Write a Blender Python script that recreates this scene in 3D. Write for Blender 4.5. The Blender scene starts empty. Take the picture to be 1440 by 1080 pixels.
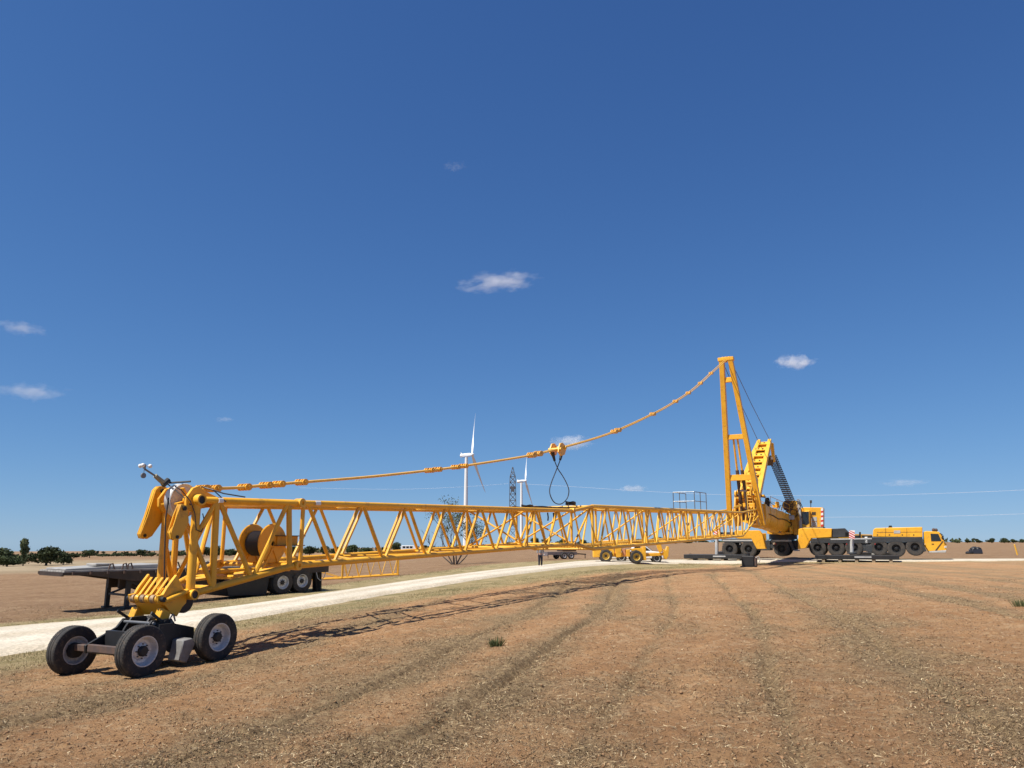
import bpy, bmesh, math, random
import numpy as np
from mathutils import Vector, Matrix, noise as mnoise

# ------------------------------------------------------------------ camera, sky, sun
R = math.radians
F_PX, U0, V0 = 1082.0, 720.0, 540.0          # photograph is 1440 x 1080
PITCH = math.atan(223.0 / F_PX)
CAM = Vector((0, 0, 1.65))
SUN_AZ, SUN_EL = 240.0, 58.0                  # clockwise from +Y, above horizon

sc = bpy.context.scene
cd = bpy.data.cameras.new('camera'); cam = bpy.data.objects.new('camera', cd)
sc.collection.objects.link(cam)
cd.sensor_fit = 'HORIZONTAL'; cd.sensor_width = 36.0; cd.lens = 36.0 * F_PX / 1440.0
cd.clip_start = 0.1; cd.clip_end = 40000
cam.location = CAM; cam.rotation_euler = (math.pi / 2 + PITCH, 0, 0)
sc.camera = cam

w = bpy.data.worlds.new('World'); sc.world = w; w.use_nodes = True
wn = w.node_tree
sky = wn.nodes.new('ShaderNodeTexSky'); sky.sky_type = 'NISHITA'; sky.sun_disc = False
sky.sun_elevation = R(SUN_EL); sky.sun_rotation = R(SUN_AZ)
sky.altitude = 3000; sky.air_density = 1.0; sky.dust_density = 0.0; sky.ozone_density = 10.0
def _vm(op, a, b):
    n = wn.nodes.new('ShaderNodeVectorMath'); n.operation = op
    for k, x in enumerate((a, b)):
        if isinstance(x, tuple): n.inputs[k].default_value = x
        else: wn.links.new(x, n.inputs[k])
    return n.outputs[0]
SKY_STRENGTH = 0.0915
# soft shoulder, as a camera renders a bright horizon
_den = _vm('ADD', _vm('MULTIPLY', sky.outputs[0], tuple(x * SKY_STRENGTH * 1.42 for x in (3.3, 3.5, 3.2))), (1.0, 1.0, 1.0))
_num = _vm('MULTIPLY', _vm('POWER', sky.outputs[0], (1.24, 1.26, 1.22)), (1.12, 1.44, 1.86))
wn.links.new(_vm('DIVIDE', _num, _den), wn.nodes['Background'].inputs[0])
wn.nodes['Background'].inputs[1].default_value = SKY_STRENGTH

sl = bpy.data.lights.new('sun', 'SUN'); sun = bpy.data.objects.new('sun', sl)
sc.collection.objects.link(sun)
sl.energy = 5.0; sl.angle = R(0.53); sl.color = (1.0, 0.95, 0.87)
sd = Vector((math.sin(R(SUN_AZ)) * math.cos(R(SUN_EL)), math.cos(R(SUN_AZ)) * math.cos(R(SUN_EL)), math.sin(R(SUN_EL))))
sun.rotation_euler = sd.to_track_quat('Z', 'Y').to_euler(); sun.location = sd * 100

sc.view_settings.view_transform = 'Standard'; sc.view_settings.look = 'None'
sc.view_settings.exposure = 0.5; sc.view_settings.gamma = 1.0
sc.cycles.volume_bounces = 2; sc.cycles.max_bounces = 8; sc.cycles.transparent_max_bounces = 24

rnd = random.Random(7)
COL = sc.collection

# ------------------------------------------------------------------ pixel -> direction helpers
_c, _s = math.cos(PITCH), math.sin(PITCH)
def ray(u, v):
    a = (u - U0) / F_PX; b = (V0 - v) / F_PX
    return Vector((a, _c - b * _s, _s + b * _c))
def P(u, v, Y):
    r = ray(u, v); return CAM + r * (Y / r.y)
class VPlane:
    """vertical plane through p along horizontal direction d; hit() gives the point of a pixel's ray on it, off metres farther away"""
    def __init__(self, p, d):
        self.p = Vector((p[0], p[1], 0)); self.d = Vector((d[0], d[1], 0)).normalized()
        self.n = Vector((-self.d.y, self.d.x, 0))
        if self.n.y < 0: self.n = -self.n
    def hit(self, u, v, off=0.0):
        r = ray(u, v); t = (off - (CAM - self.p).dot(self.n)) / r.dot(self.n)
        return CAM + r * t
Z3 = Vector((0, 0, 1))

# ------------------------------------------------------------------ terrain
CTRL = [(0, 0, 0), (6, 8, .02), (-7, 5, -.35), (-7.3, 15.6, -.76), (-3.6, 18.4, -.38), (-1.6, 22.2, -.27), (.1, 25.4, -.2), (3.9, 32.5, -.06), (10, 44, .04), (8, 20, .05), (20, 25, .1),
        (-14, 21.5, -.95), (-14.4, 30.2, -.85), (-9.7, 37, -.6), (-4, 43, -.3), (7, 69, -.02), (2, 58, -.1), (12, 50, -.12),
        (20, 71, -.34), (33, 69, -.1), (24, 78, -.02), (38, 76, .05), (-25, 25, -1.2), (-30, 50, -1.5), (-15, 60, -1.0),
        (-90, 150, -2.6), (-150, 330, -3.8), (-3, 300, -.7), (-2, 120, -.5), (60, 150, .35), (220, 400, 1.0), (50, 600, .9), (400, 800, 1.3), (-500, 900, -14), (-150, 600, -8),
        (0, 1500, -7), (2500, 5000, 1.4), (-2500, 5000, -75), (-900, 2500, -34), (0, 6000, -28), (5000, 0, 0), (-5000, 0, -40), (0, -5000, 0), (0, -20, .1),
        (25, 0, .3), (-25, 0, -.9), (-40, -20, -1.0), (40, 40, .3)]
def _warp(xy):
    r = np.sqrt((xy ** 2).sum(-1, keepdims=True)) + 1e-6
    return xy * (np.log1p(r / 25.0) / r)
def _phi(d2): return 0.5 * d2 * np.log(d2 + 1e-12)
TPS_C = np.array(CTRL, float); TPS_Q = _warp(TPS_C[:, :2]); TPS_N = len(TPS_Q)
TPS_K = _phi(((TPS_Q[:, None] - TPS_Q[None]) ** 2).sum(-1)) + np.eye(TPS_N) * 1e-3
TPS_P = np.c_[np.ones(TPS_N), TPS_Q]
TPS_A = np.block([[TPS_K, TPS_P], [TPS_P.T, np.zeros((3, 3))]])
TPS_W = np.linalg.solve(TPS_A, np.r_[TPS_C[:, 2], np.zeros(3)])
def terrain(x, y):
    xy = np.stack([np.asarray(x, float), np.asarray(y, float)], -1); sh = xy.shape[:-1]; q = _warp(xy.reshape(-1, 2))
    out = np.zeros(len(q))
    for i in range(0, len(q), 20000):
        qq = q[i:i + 20000]
        out[i:i + 20000] = _phi(((qq[:, None] - TPS_Q[None]) ** 2).sum(-1)) @ TPS_W[:TPS_N] + np.c_[np.ones(len(qq)), qq] @ TPS_W[TPS_N:]
    return out.reshape(sh)
def tz(x, y): return float(terrain(np.array([x]), np.array([y]))[0])
def ground_hit(u, v, tmax=900):
    r = ray(u, v); r = r / r.y; t = 4.0
    ts = np.geomspace(4, tmax, 1500)
    zz = terrain(CAM.x + r.x * ts, ts); ray_z = CAM.z + r.z * ts
    k = np.nonzero(ray_z < zz)[0]
    t = ts[k[0]] if len(k) else tmax
    p = CAM + r * t; p.z = tz(p.x, p.y); return p

# ------------------------------------------------------------------ mesh builder
def basis(ax):
    ax = Vector(ax).normalized()
    a = Vector((0, 0, 1)) if abs(ax.z) < .9 else Vector((1, 0, 0))
    u = a.cross(ax).normalized(); return u, ax.cross(u), ax
class MB:
    def __init__(self): self.v = []; self.f = []
    def tube(self, p0, p1, r0, r1=None, n=10, caps=True):
        p0 = Vector(p0); p1 = Vector(p1); r1 = r0 if r1 is None else r1
        if (p1 - p0).length < 1e-6: return self
        u, w_, _ = basis(p1 - p0); b = len(self.v)
        for p, r in ((p0, r0), (p1, r1)):
            for i in range(n):
                a = 2 * math.pi * i / n; self.v.append(p + (u * math.cos(a) + w_ * math.sin(a)) * r)
        for i in range(n): self.f.append((b + i, b + (i + 1) % n, b + n + (i + 1) % n, b + n + i))
        if caps: self.f.append(tuple(range(b + n - 1, b - 1, -1))); self.f.append(tuple(range(b + n, b + 2 * n)))
        return self
    def path(self, pts, r, n=8, radii=None):
        pts = [Vector(p) for p in pts]; m = len(pts); b = len(self.v); prev = None
        for k, p in enumerate(pts):
            t = (pts[min(k + 1, m - 1)] - pts[max(k - 1, 0)]).normalized()
            if prev is None: u, w_, _ = basis(t)
            else:
                u = (prev - t * prev.dot(t)).normalized(); w_ = t.cross(u)
            prev = u; rr = radii[k] if radii else r
            for i in range(n):
                a = 2 * math.pi * i / n; self.v.append(p + (u * math.cos(a) + w_ * math.sin(a)) * rr)
        for k in range(m - 1):
            for i in range(n):
                self.f.append((b + k * n + i, b + k * n + (i + 1) % n, b + (k + 1) * n + (i + 1) % n, b + (k + 1) * n + i))
        self.f.append(tuple(range(b + n - 1, b - 1, -1))); self.f.append(tuple(range(b + (m - 1) * n, b + m * n)))
        return self
    def box(self, c, hx, hy, hz):
        """hx, hy, hz are half-extent vectors"""
        c = Vector(c); hx = Vector(hx); hy = Vector(hy); hz = Vector(hz); b = len(self.v)
        for sx in (-1, 1):
            for sy in (-1, 1):
                for sz in (-1, 1): self.v.append(c + hx * sx + hy * sy + hz * sz)
        for q in ((0, 1, 3, 2), (4, 6, 7, 5), (0, 4, 5, 1), (2, 3, 7, 6), (0, 2, 6, 4), (1, 5, 7, 3)): self.f.append(tuple(b + i for i in q))
        return self
    def beam(self, p0, p1, w_, h, up=Z3):
        p0 = Vector(p0); p1 = Vector(p1); d = p1 - p0; s = d.cross(Vector(up))
        if s.length < 1e-5: s = d.cross(Vector((1, 0, 0)))
        s.normalize(); t = s.cross(d).normalized()
        return self.box((p0 + p1) / 2, d / 2, s * w_ / 2, t * h / 2)
    def prism(self, pts, off):
        pts = [Vector(p) for p in pts]; n = len(pts); b = len(self.v); off = Vector(off)
        self.v += pts + [p + off for p in pts]
        self.f.append(tuple(range(b + n - 1, b - 1, -1))); self.f.append(tuple(range(b + n, b + 2 * n)))
        for i in range(n): self.f.append((b + i, b + (i + 1) % n, b + n + (i + 1) % n, b + n + i))
        return self
    def lathe(self, prof, o, ax, n=32, closed=False, rmod=None):
        """prof: (radius, height along axis)"""
        o = Vector(o); u, w_, a = basis(ax); b = len(self.v); m = len(prof)
        for k, (r, h) in enumerate(prof):
            for i in range(n):
                t = 2 * math.pi * i / n; rr = r + (rmod(k, i) if rmod else 0)
                self.v.append(o + a * h + (u * math.cos(t) + w_ * math.sin(t)) * rr)
        for k in range(m if closed else m - 1):
            k2 = (k + 1) % m
            for i in range(n): self.f.append((b + k * n + i, b + k * n + (i + 1) % n, b + k2 * n + (i + 1) % n, b + k2 * n + i))
        if not closed:
            self.f.append(tuple(range(b + n - 1, b - 1, -1))); self.f.append(tuple(range(b + (m - 1) * n, b + m * n)))
        return self
    def ring(self, o, ax, R_, r, n=24, m=8):
        return self.lathe([(R_ + r * math.cos(2 * math.pi * k / m), r * math.sin(2 * math.pi * k / m)) for k in range(m)], o, ax, n, closed=True)
    def blob(self, c, rx, ry, rz, seg=8, rings=6, jit=0.0):
        c = Vector(c); b = len(self.v)
        self.v.append(c - Z3 * rz)
        for j in range(1, rings):
            ph = -math.pi / 2 + math.pi * j / rings
            for i in range(seg):
                t = 2 * math.pi * i / seg; k = 1 + rnd.uniform(-jit, jit)
                self.v.append(c + Vector((math.cos(t) * math.cos(ph) * rx * k, math.sin(t) * math.cos(ph) * ry * k, math.sin(ph) * rz * k)))
        self.v.append(c + Z3 * rz); top = len(self.v) - 1
        for i in range(seg):
            self.f.append((b, b + 1 + (i + 1) % seg, b + 1 + i))
            self.f.append((top, top - seg + i, top - seg + (i + 1) % seg))
        for j in range(rings - 2):
            for i in range(seg):
                q = b + 1 + j * seg
                self.f.append((q + i, q + (i + 1) % seg, q + seg + (i + 1) % seg, q + seg + i))
        return self
    def build(self, name, mat, parent=None, origin=None, smooth=35, bevel=0.0):
        """vertices are in world space (or local when origin is None and the parent is at its own origin); stored relative to the root"""
        if origin is None:
            q = parent; origin = Vector((0, 0, 0))
            while q is not None: origin = origin + q.location; q = q.parent
        o3 = Vector(origin)
        me = bpy.data.meshes.new(name)
        me.from_pydata([tuple(v - o3) for v in self.v], [], self.f)
        bm = bmesh.new(); bm.from_mesh(me); bmesh.ops.recalc_face_normals(bm, faces=bm.faces)
        if bevel > 0:
            ed = [e for e in bm.edges if len(e.link_faces) == 2 and e.calc_face_angle(0) > R(40)]
            bmesh.ops.bevel(bm, geom=ed, offset=bevel, segments=1, affect='EDGES', clamp_overlap=True)
        bm.to_mesh(me); bm.free()
        if smooth:
            me.polygons.foreach_set('use_smooth', [True] * len(me.polygons)); me.set_sharp_from_angle(angle=R(smooth))
        me.materials.append(mat)
        o = bpy.data.objects.new(name, me); COL.objects.link(o)
        if parent is not None: o.parent = parent
        else: o.location = o3
        return o
def empty(name, loc=(0, 0, 0), parent=None):
    o = bpy.data.objects.new(name, None); COL.objects.link(o); o.location = loc; o.empty_display_size = .2
    if parent is not None: o.parent = parent
    return o
def tag(o, label, cat, group=None, kind=None):
    o['label'] = label; o['category'] = cat
    if group: o['group'] = group
    if kind: o['kind'] = kind
    return o
def children_of(o): return [c for c in bpy.data.objects if c.parent is o]
def copy_tree(o, parent=None):
    c = o.copy(); COL.objects.link(c); c.parent = parent
    for ch in list(o.children): copy_tree(ch, c)
    return c

# ------------------------------------------------------------------ materials
def mat(name, col, rough=.6, metal=0.0, var=0.0, vscale=3.0, bump=0.0, bscale=40.0, col2=None, spec=.5, coat=0.0, dirt=None, dirt_amt=.0, rand=0.0):
    m = bpy.data.materials.new(name); m.use_nodes = True; nt = m.node_tree; N = nt.nodes; L = nt.links
    b = N['Principled BSDF']; b.inputs['Roughness'].default_value = rough; b.inputs['Metallic'].default_value = metal
    b.inputs['Specular IOR Level'].default_value = spec; b.inputs['Coat Weight'].default_value = coat
    tc = N.new('ShaderNodeTexCoord'); src = None
    rgb = N.new('ShaderNodeRGB'); rgb.outputs[0].default_value = (*col, 1); src = rgb.outputs[0]
    def noise_(scale, detail=5, rgh=.6):
        n = N.new('ShaderNodeTexNoise'); n.inputs['Scale'].default_value = scale; n.inputs['Detail'].default_value = detail; n.inputs['Roughness'].default_value = rgh
        L.new(tc.outputs['Object'], n.inputs['Vector']); return n
    def mix(a, bcol, fac):
        mx = N.new('ShaderNodeMix'); mx.data_type = 'RGBA'; L.new(a, mx.inputs[6]); L.new(fac, mx.inputs[0])
        if isinstance(bcol, tuple): mx.inputs[7].default_value = (*bcol, 1)
        else: L.new(bcol, mx.inputs[7])
        return mx.outputs[2]
    def ramp(sock, a, bb):
        r = N.new('ShaderNodeMapRange'); r.inputs[1].default_value = a; r.inputs[2].default_value = bb; L.new(sock, r.inputs[0]); return r.outputs[0]
    if col2 or var > 0:
        n = noise_(vscale); c2 = col2 or tuple(max(0, c * (1 - var)) for c in col)
        src = mix(src, c2, ramp(n.outputs[0], .38, .62))
    if dirt:
        n = noise_(vscale * 4.3, 8, .7); fac = ramp(n.outputs[0], .62 - dirt_amt * .3, .72)
        ml = N.new('ShaderNodeMath'); ml.operation = 'MULTIPLY'; ml.inputs[1].default_value = min(1, .35 + dirt_amt); L.new(fac, ml.inputs[0])
        src = mix(src, dirt, ml.outputs[0])
    if rand > 0:
        oi = N.new('ShaderNodeObjectInfo'); hs = N.new('ShaderNodeHueSaturation')
        r = N.new('ShaderNodeMapRange'); r.inputs[3].default_value = 1 - rand; r.inputs[4].default_value = 1 + rand
        L.new(oi.outputs['Random'], r.inputs[0]); L.new(r.outputs[0], hs.inputs['Value']); L.new(src, hs.inputs['Color']); src = hs.outputs[0]
    L.new(src, b.inputs['Base Color'])
    if rough < .9:
        n = noise_(vscale * 2.5); r = N.new('ShaderNodeMapRange'); r.inputs[3].default_value = max(.05, rough - .12); r.inputs[4].default_value = min(1, rough + .15)
        L.new(n.outputs[0], r.inputs[0]); L.new(r.outputs[0], b.inputs['Roughness'])
    if bump > 0:
        n = noise_(bscale, 6, .65); bp = N.new('ShaderNodeBump'); bp.inputs['Strength'].default_value = bump; bp.inputs['Distance'].default_value = .02
        L.new(n.outputs[0], bp.inputs['Height']); L.new(bp.outputs[0], b.inputs['Normal'])
    return m
YEL = mat('yellow_paint', (.84, .43, .03), .40, col2=(.76, .37, .022), vscale=.9, dirt=(.26, .13, .045), dirt_amt=.27, bump=.08, rand=.09)
YEL2 = mat('golden_paint', (.83, .47, .045), .45, col2=(.76, .40, .035), vscale=.9, dirt=(.35, .2, .07), dirt_amt=.1, rand=.05)
YELP = mat('pale_yellow_pendant', (.82, .46, .085), .5, var=.15, vscale=2, dirt=(.3, .18, .08), dirt_amt=.2)
BLK = mat('black_steel', (.016, .016, .017), .5, var=.3, vscale=2, dirt=(.12, .085, .06), dirt_amt=.14, bump=.05)
DGR = mat('dark_grey_paint', (.042, .045, .048), .5, var=.25, vscale=1.2, dirt=(.2, .16, .12), dirt_amt=.12)
LGR = mat('light_grey_paint', (.46, .46, .45), .5, var=.2, vscale=2, dirt=(.25, .2, .15), dirt_amt=.15)
RUB = mat('tyre_rubber', (.02, .02, .021), .82, col2=(.042, .037, .032), vscale=4, bump=.2, bscale=60, dirt=(.17, .115, .07), dirt_amt=.3)
RUB2 = mat('dusty_tyre_rubber', (.03, .029, .028), .85, col2=(.06, .05, .042), vscale=3, dirt=(.2, .15, .1), dirt_amt=.25)
ALU = mat('silver_rim', (.68, .68, .67), .38, metal=.3, var=.2, vscale=6, dirt=(.2, .14, .09), dirt_amt=.3)
RUST = mat('rusty_steel', (.11, .065, .045), .75, col2=(.07, .05, .045), vscale=6, bump=.1)
WHT = mat('white_paint', (.78, .78, .76), .4, var=.06, vscale=1)
WHT2 = mat('white_sheave', (.66, .65, .62), .5, var=.2, vscale=5, dirt=(.3, .26, .2), dirt_amt=.2)
GLS = mat('dark_glass', (.012, .016, .018), .08, spec=.8)
GRYSTEEL = mat('galvanised_steel', (.2, .205, .21), .45, metal=.5, var=.2, vscale=4)
WIRE = mat('steel_wire', (.045, .045, .05), .5, metal=.3)
ROPE = mat('greased_rope', (.05, .045, .045), .6)
REDS = mat('red_marker', (.6, .03, .03), .5, var=.1)
WOOD = mat('weathered_timber', (.36, .27, .17), .8, col2=(.25, .19, .12), vscale=8, bump=.15)
DECK = mat('weathered_deck_boards', (.38, .36, .33), .8, col2=(.28, .26, .235), vscale=4, bump=.1, rand=.12)
BRN = mat('dark_brown_steel', (.03, .02, .015), .6, col2=(.055, .034, .022), vscale=2, dirt=(.16, .11, .07), dirt_amt=.15)
RUSTY_CREAM = mat('worn_cream_steel', (.46, .31, .17), .55, var=.35, vscale=9)
CONC = mat('pale_concrete_block', (.36, .34, .31), .85, var=.2, vscale=6, bump=.1)

# ------------------------------------------------------------------ road centre lines (world metres, on the terrain)
def gp(u, v): p = ground_hit(u, v); return (p.x, p.y)
RN = [gp(u, v) for u, v in ((-260, 960), (0, 921), (200, 893), (336, 871), (480, 846), (600, 826), (700, 810.5), (760, 803), (830, 795.5))]
RF = [gp(u, v) for u, v in ((-260, 905), (0, 882), (200, 866), (336, 852), (480, 831), (600, 813.5), (700, 801), (760, 795), (830, 788.5))]
def lin(p, q, k): return (p[0] + (q[0] - p[0]) * k, p[1] + (q[1] - p[1]) * k)
# the road swings to run behind the crane
RN += [(13, 70.5), (20, 72.5), (27, 73.2), (34, 72), (42, 69.5), (52, 65.5), (75, 56)]
RF += [(11, 79.5), (20, 81), (28, 80), (36, 78), (44, 75), (54, 71), (77, 61.5)]
def catmull(pts, k=10):
    out = []; n = len(pts)
    for i in range(n - 1):
        p = [Vector(pts[max(0, min(n - 1, i + j))]) for j in (-1, 0, 1, 2)]
        for s in range(k):
            t = s / k
            out.append(.5 * ((2 * p[1]) + (-p[0] + p[2]) * t + (2 * p[0] - 5 * p[1] + 4 * p[2] - p[3]) * t * t + (-p[0] + 3 * p[1] - 3 * p[2] + p[3]) * t ** 3))
    out.append(Vector(pts[-1])); return out
RNs, RFs = catmull(RN), catmull(RF)
RC = np.array([((a + b) / 2)[:] for a, b in zip(RNs, RFs)]); RWid = np.array([(a - b).length / 2 for a, b in zip(RNs, RFs)])
def road_sd(x, y):
    """signed distance to the road edge (negative on the road)"""
    x = np.asarray(x, float); y = np.asarray(y, float); sh = x.shape; x = x.ravel(); y = y.ravel(); best = np.full(x.shape, 1e9)
    for i in range(len(RC) - 1):
        a = RC[i]; d = RC[i + 1] - a; L2 = (d ** 2).sum()
        t = np.clip(((x - a[0]) * d[0] + (y - a[1]) * d[1]) / L2, 0, 1)
        dist = np.hypot(x - a[0] - t * d[0], y - a[1] - t * d[1]) - (RWid[i] * (1 - t) + RWid[i + 1] * t)
        best = np.minimum(best, dist)
    return best.reshape(sh)
def road_side(x, y):
    """>0 on the camera side of the road"""
    x = np.asarray(x, float); y = np.asarray(y, float); k = np.searchsorted(RC[:, 0], np.clip(x, RC[0, 0], RC[-1, 0] - 1e-3)).clip(1, len(RC) - 1)
    x0, x1 = RC[k - 1, 0], RC[k, 0]; yy = RC[k - 1, 1] + (RC[k, 1] - RC[k - 1, 1]) * np.clip((x - x0) / (x1 - x0 + 1e-9), 0, 1)
    return yy - y

# ------------------------------------------------------------------ numpy value noise
_rs = np.random.RandomState(3); _LAT = _rs.rand(512, 512)
def vnoise(x, y):
    xi = np.floor(x).astype(int); yi = np.floor(y).astype(int); fx = x - xi; fy = y - yi
    fx = fx * fx * (3 - 2 * fx); fy = fy * fy * (3 - 2 * fy)
    g = lambda a, b: _LAT[a % 512, b % 512]
    return (g(xi, yi) * (1 - fx) + g(xi + 1, yi) * fx) * (1 - fy) + (g(xi, yi + 1) * (1 - fx) + g(xi + 1, yi + 1) * fx) * fy
def fbm(x, y, o=4, g=.5):
    s = 0; a = 1; t = 0
    for k in range(o): s = s + a * vnoise(x * 2 ** k + 17.3 * k, y * 2 ** k + 9.1 * k); t += a; a *= g
    return s / t
# tillage lines: they fan out over the field from the left front to the right back
def furrow_coord(x, y):
    # distance across curved rows
    return x * .961 - y * .276 + .0035 * (y - 8) ** 2 * np.clip(1 - x * .05, .2, 2) + .9 * fbm(x * .09, y * .09, 3)
def field_relief(x, y):
    fu = furrow_coord(x, y)
    h = .035 * (fbm(x * 1.1, y * 1.1, 3) - .5)
    h = h + .05 * (fbm(x * .35 + 40, y * .35, 3) - .5)
    cl = fbm(x * 5.5, y * 5.5, 4, .6); h = h + .03 * (vnoise(x * 9 + 3, y * 9) - .5) * np.clip(fbm(x * .7 + 2, y * .7, 2) * 2.4 - .6, 0, 1.3) + .10 * np.clip(cl - .5, 0, 1) ** 1.3 * 2 * (.35 + fbm(x * .5 + 9, y * .5 + 3, 3))
    row = np.abs(((fu / 1.8) % 1) - .5) * 2
    h = h - .15 * np.clip(1 - row * 5.5, 0, 1) * np.clip(2.2 * _LAT[np.floor(fu / 1.8).astype(int) % 512, 31] - .7, 0, 1) * np.clip(fbm(x * .4 + 3, y * .4, 2) * 2 - .25, 0, 1)
    h = h + .02 * np.sin(fu / .45 * math.pi) * np.clip(fbm(x * .3, y * .3 + 9, 2) * 2 - .5, 0, 1)
    return h
def patchiness(x, y):
    """0 bare reddish soil ... 1 grey-brown residue"""
    fu = furrow_coord(x, y)
    a = fbm(x * .5 + 4, y * .5 + 8, 5, .62); b = (.5 + .5 * np.cos(fu / 1.8 * 2 * math.pi + math.pi)) * (.2 + 1.3 * _LAT[np.floor(fu / 1.8).astype(int) % 512, 77]); c = fbm(fu * .9, (x * .276 + y * .961) * .05 + 5, 3)
    return np.clip((a * .62 + b * .15 + c * .35 + .22 * np.clip(1 - np.abs(((fu / 1.8) % 1) - .5) * 9, 0, 1) * np.clip(2.2 * _LAT[np.floor(fu / 1.8).astype(int) % 512, 31] - .7, 0, 1) - .46) * 4.2, 0, 1)

# ------------------------------------------------------------------ ground
def axis_coords(lo, hi, a, b, d, g):
    mid = list(np.arange(a, b + 1e-6, d)); up = [b]; s = d
    while up[-1] < hi: s *= g; up.append(up[-1] + s)
    dn = [a]; s = d
    while dn[-1] > lo: s *= g; dn.append(dn[-1] - s)
    return np.array(dn[:0:-1] + mid + up[1:])
gx = axis_coords(-7000, 7000, -9.0, 10.5, .06, 1.035); gy = axis_coords(-300, 9000, 4.6, 17.0, .055, 1.03)
X, Y = np.meshgrid(gx, gy); Zb = terrain(X, Y)
sdr = np.full(X.shape, 1e3); near = (Y < 140) & (np.abs(X) < 130) & (Y > -40)
sdr[near] = road_sd(X[near], Y[near])
rr = np.hypot(X, Y - 4)
amp = np.clip(1.15 - rr / 70, .0, 1)
verge = np.clip(1 - (sdr - .0) / np.where(road_side(X, Y) > 0, 2.6, 2.0), 0, 1)
verge = np.where(sdr > 900, 0, verge) 
rel = field_relief(X, Y) * amp * (1 - verge)
under = np.clip(-sdr / .4, 0, 1)
Z = Zb + rel - .05 * under
nxs, nys = len(gx), len(gy)
me = bpy.data.meshes.new('ground')
me.vertices.add(nxs * nys); me.vertices.foreach_set('co', np.stack([X, Y, Z], -1).astype(np.float32).ravel())
ii = (np.arange(nys - 1)[:, None] * nxs + np.arange(nxs - 1)[None]).ravel()
fc = np.stack([ii, ii + 1, ii + nxs + 1, ii + nxs], -1).astype(np.int32)
me.loops.add(fc.size); me.polygons.add(len(fc))
me.loops.foreach_set('vertex_index', fc.ravel()); me.polygons.foreach_set('loop_start', np.arange(0, fc.size, 4, dtype=np.int32))
me.update(calc_edges=True); me.polygons.foreach_set('use_smooth', np.ones(len(fc), bool))
vg = verge * np.clip(.45 + 1.1 * fbm(X * .6, Y * .6, 3), 0, 1); vg = np.clip(vg * 2.2, 0, 1)
pale = np.clip((Y - 105 + 12 * fbm(X * .02, Y * .02, 2)) / 12, 0, 1) * np.clip((215 - Y) / 40, .1, 1) * np.clip((-X - 8 - Y * .02) / 25, 0, 1)
band = np.clip((Y - 210) / 30, 0, 1) * np.clip((330 - Y) / 30, 0, 1) * np.clip((-X - 30) / 40, 0, 1)
for nm, arr in (('verge', vg), ('patch', patchiness(X, Y)), ('pale', pale * (1 - band)), ('across', (road_side(X, Y) < 0).astype(float))):
    at = me.attributes.new(nm, 'FLOAT', 'POINT'); at.data.foreach_set('value', arr.astype(np.float32).ravel())
ground = bpy.data.objects.new('ground', me); COL.objects.link(ground); ground['kind'] = 'structure'

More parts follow.
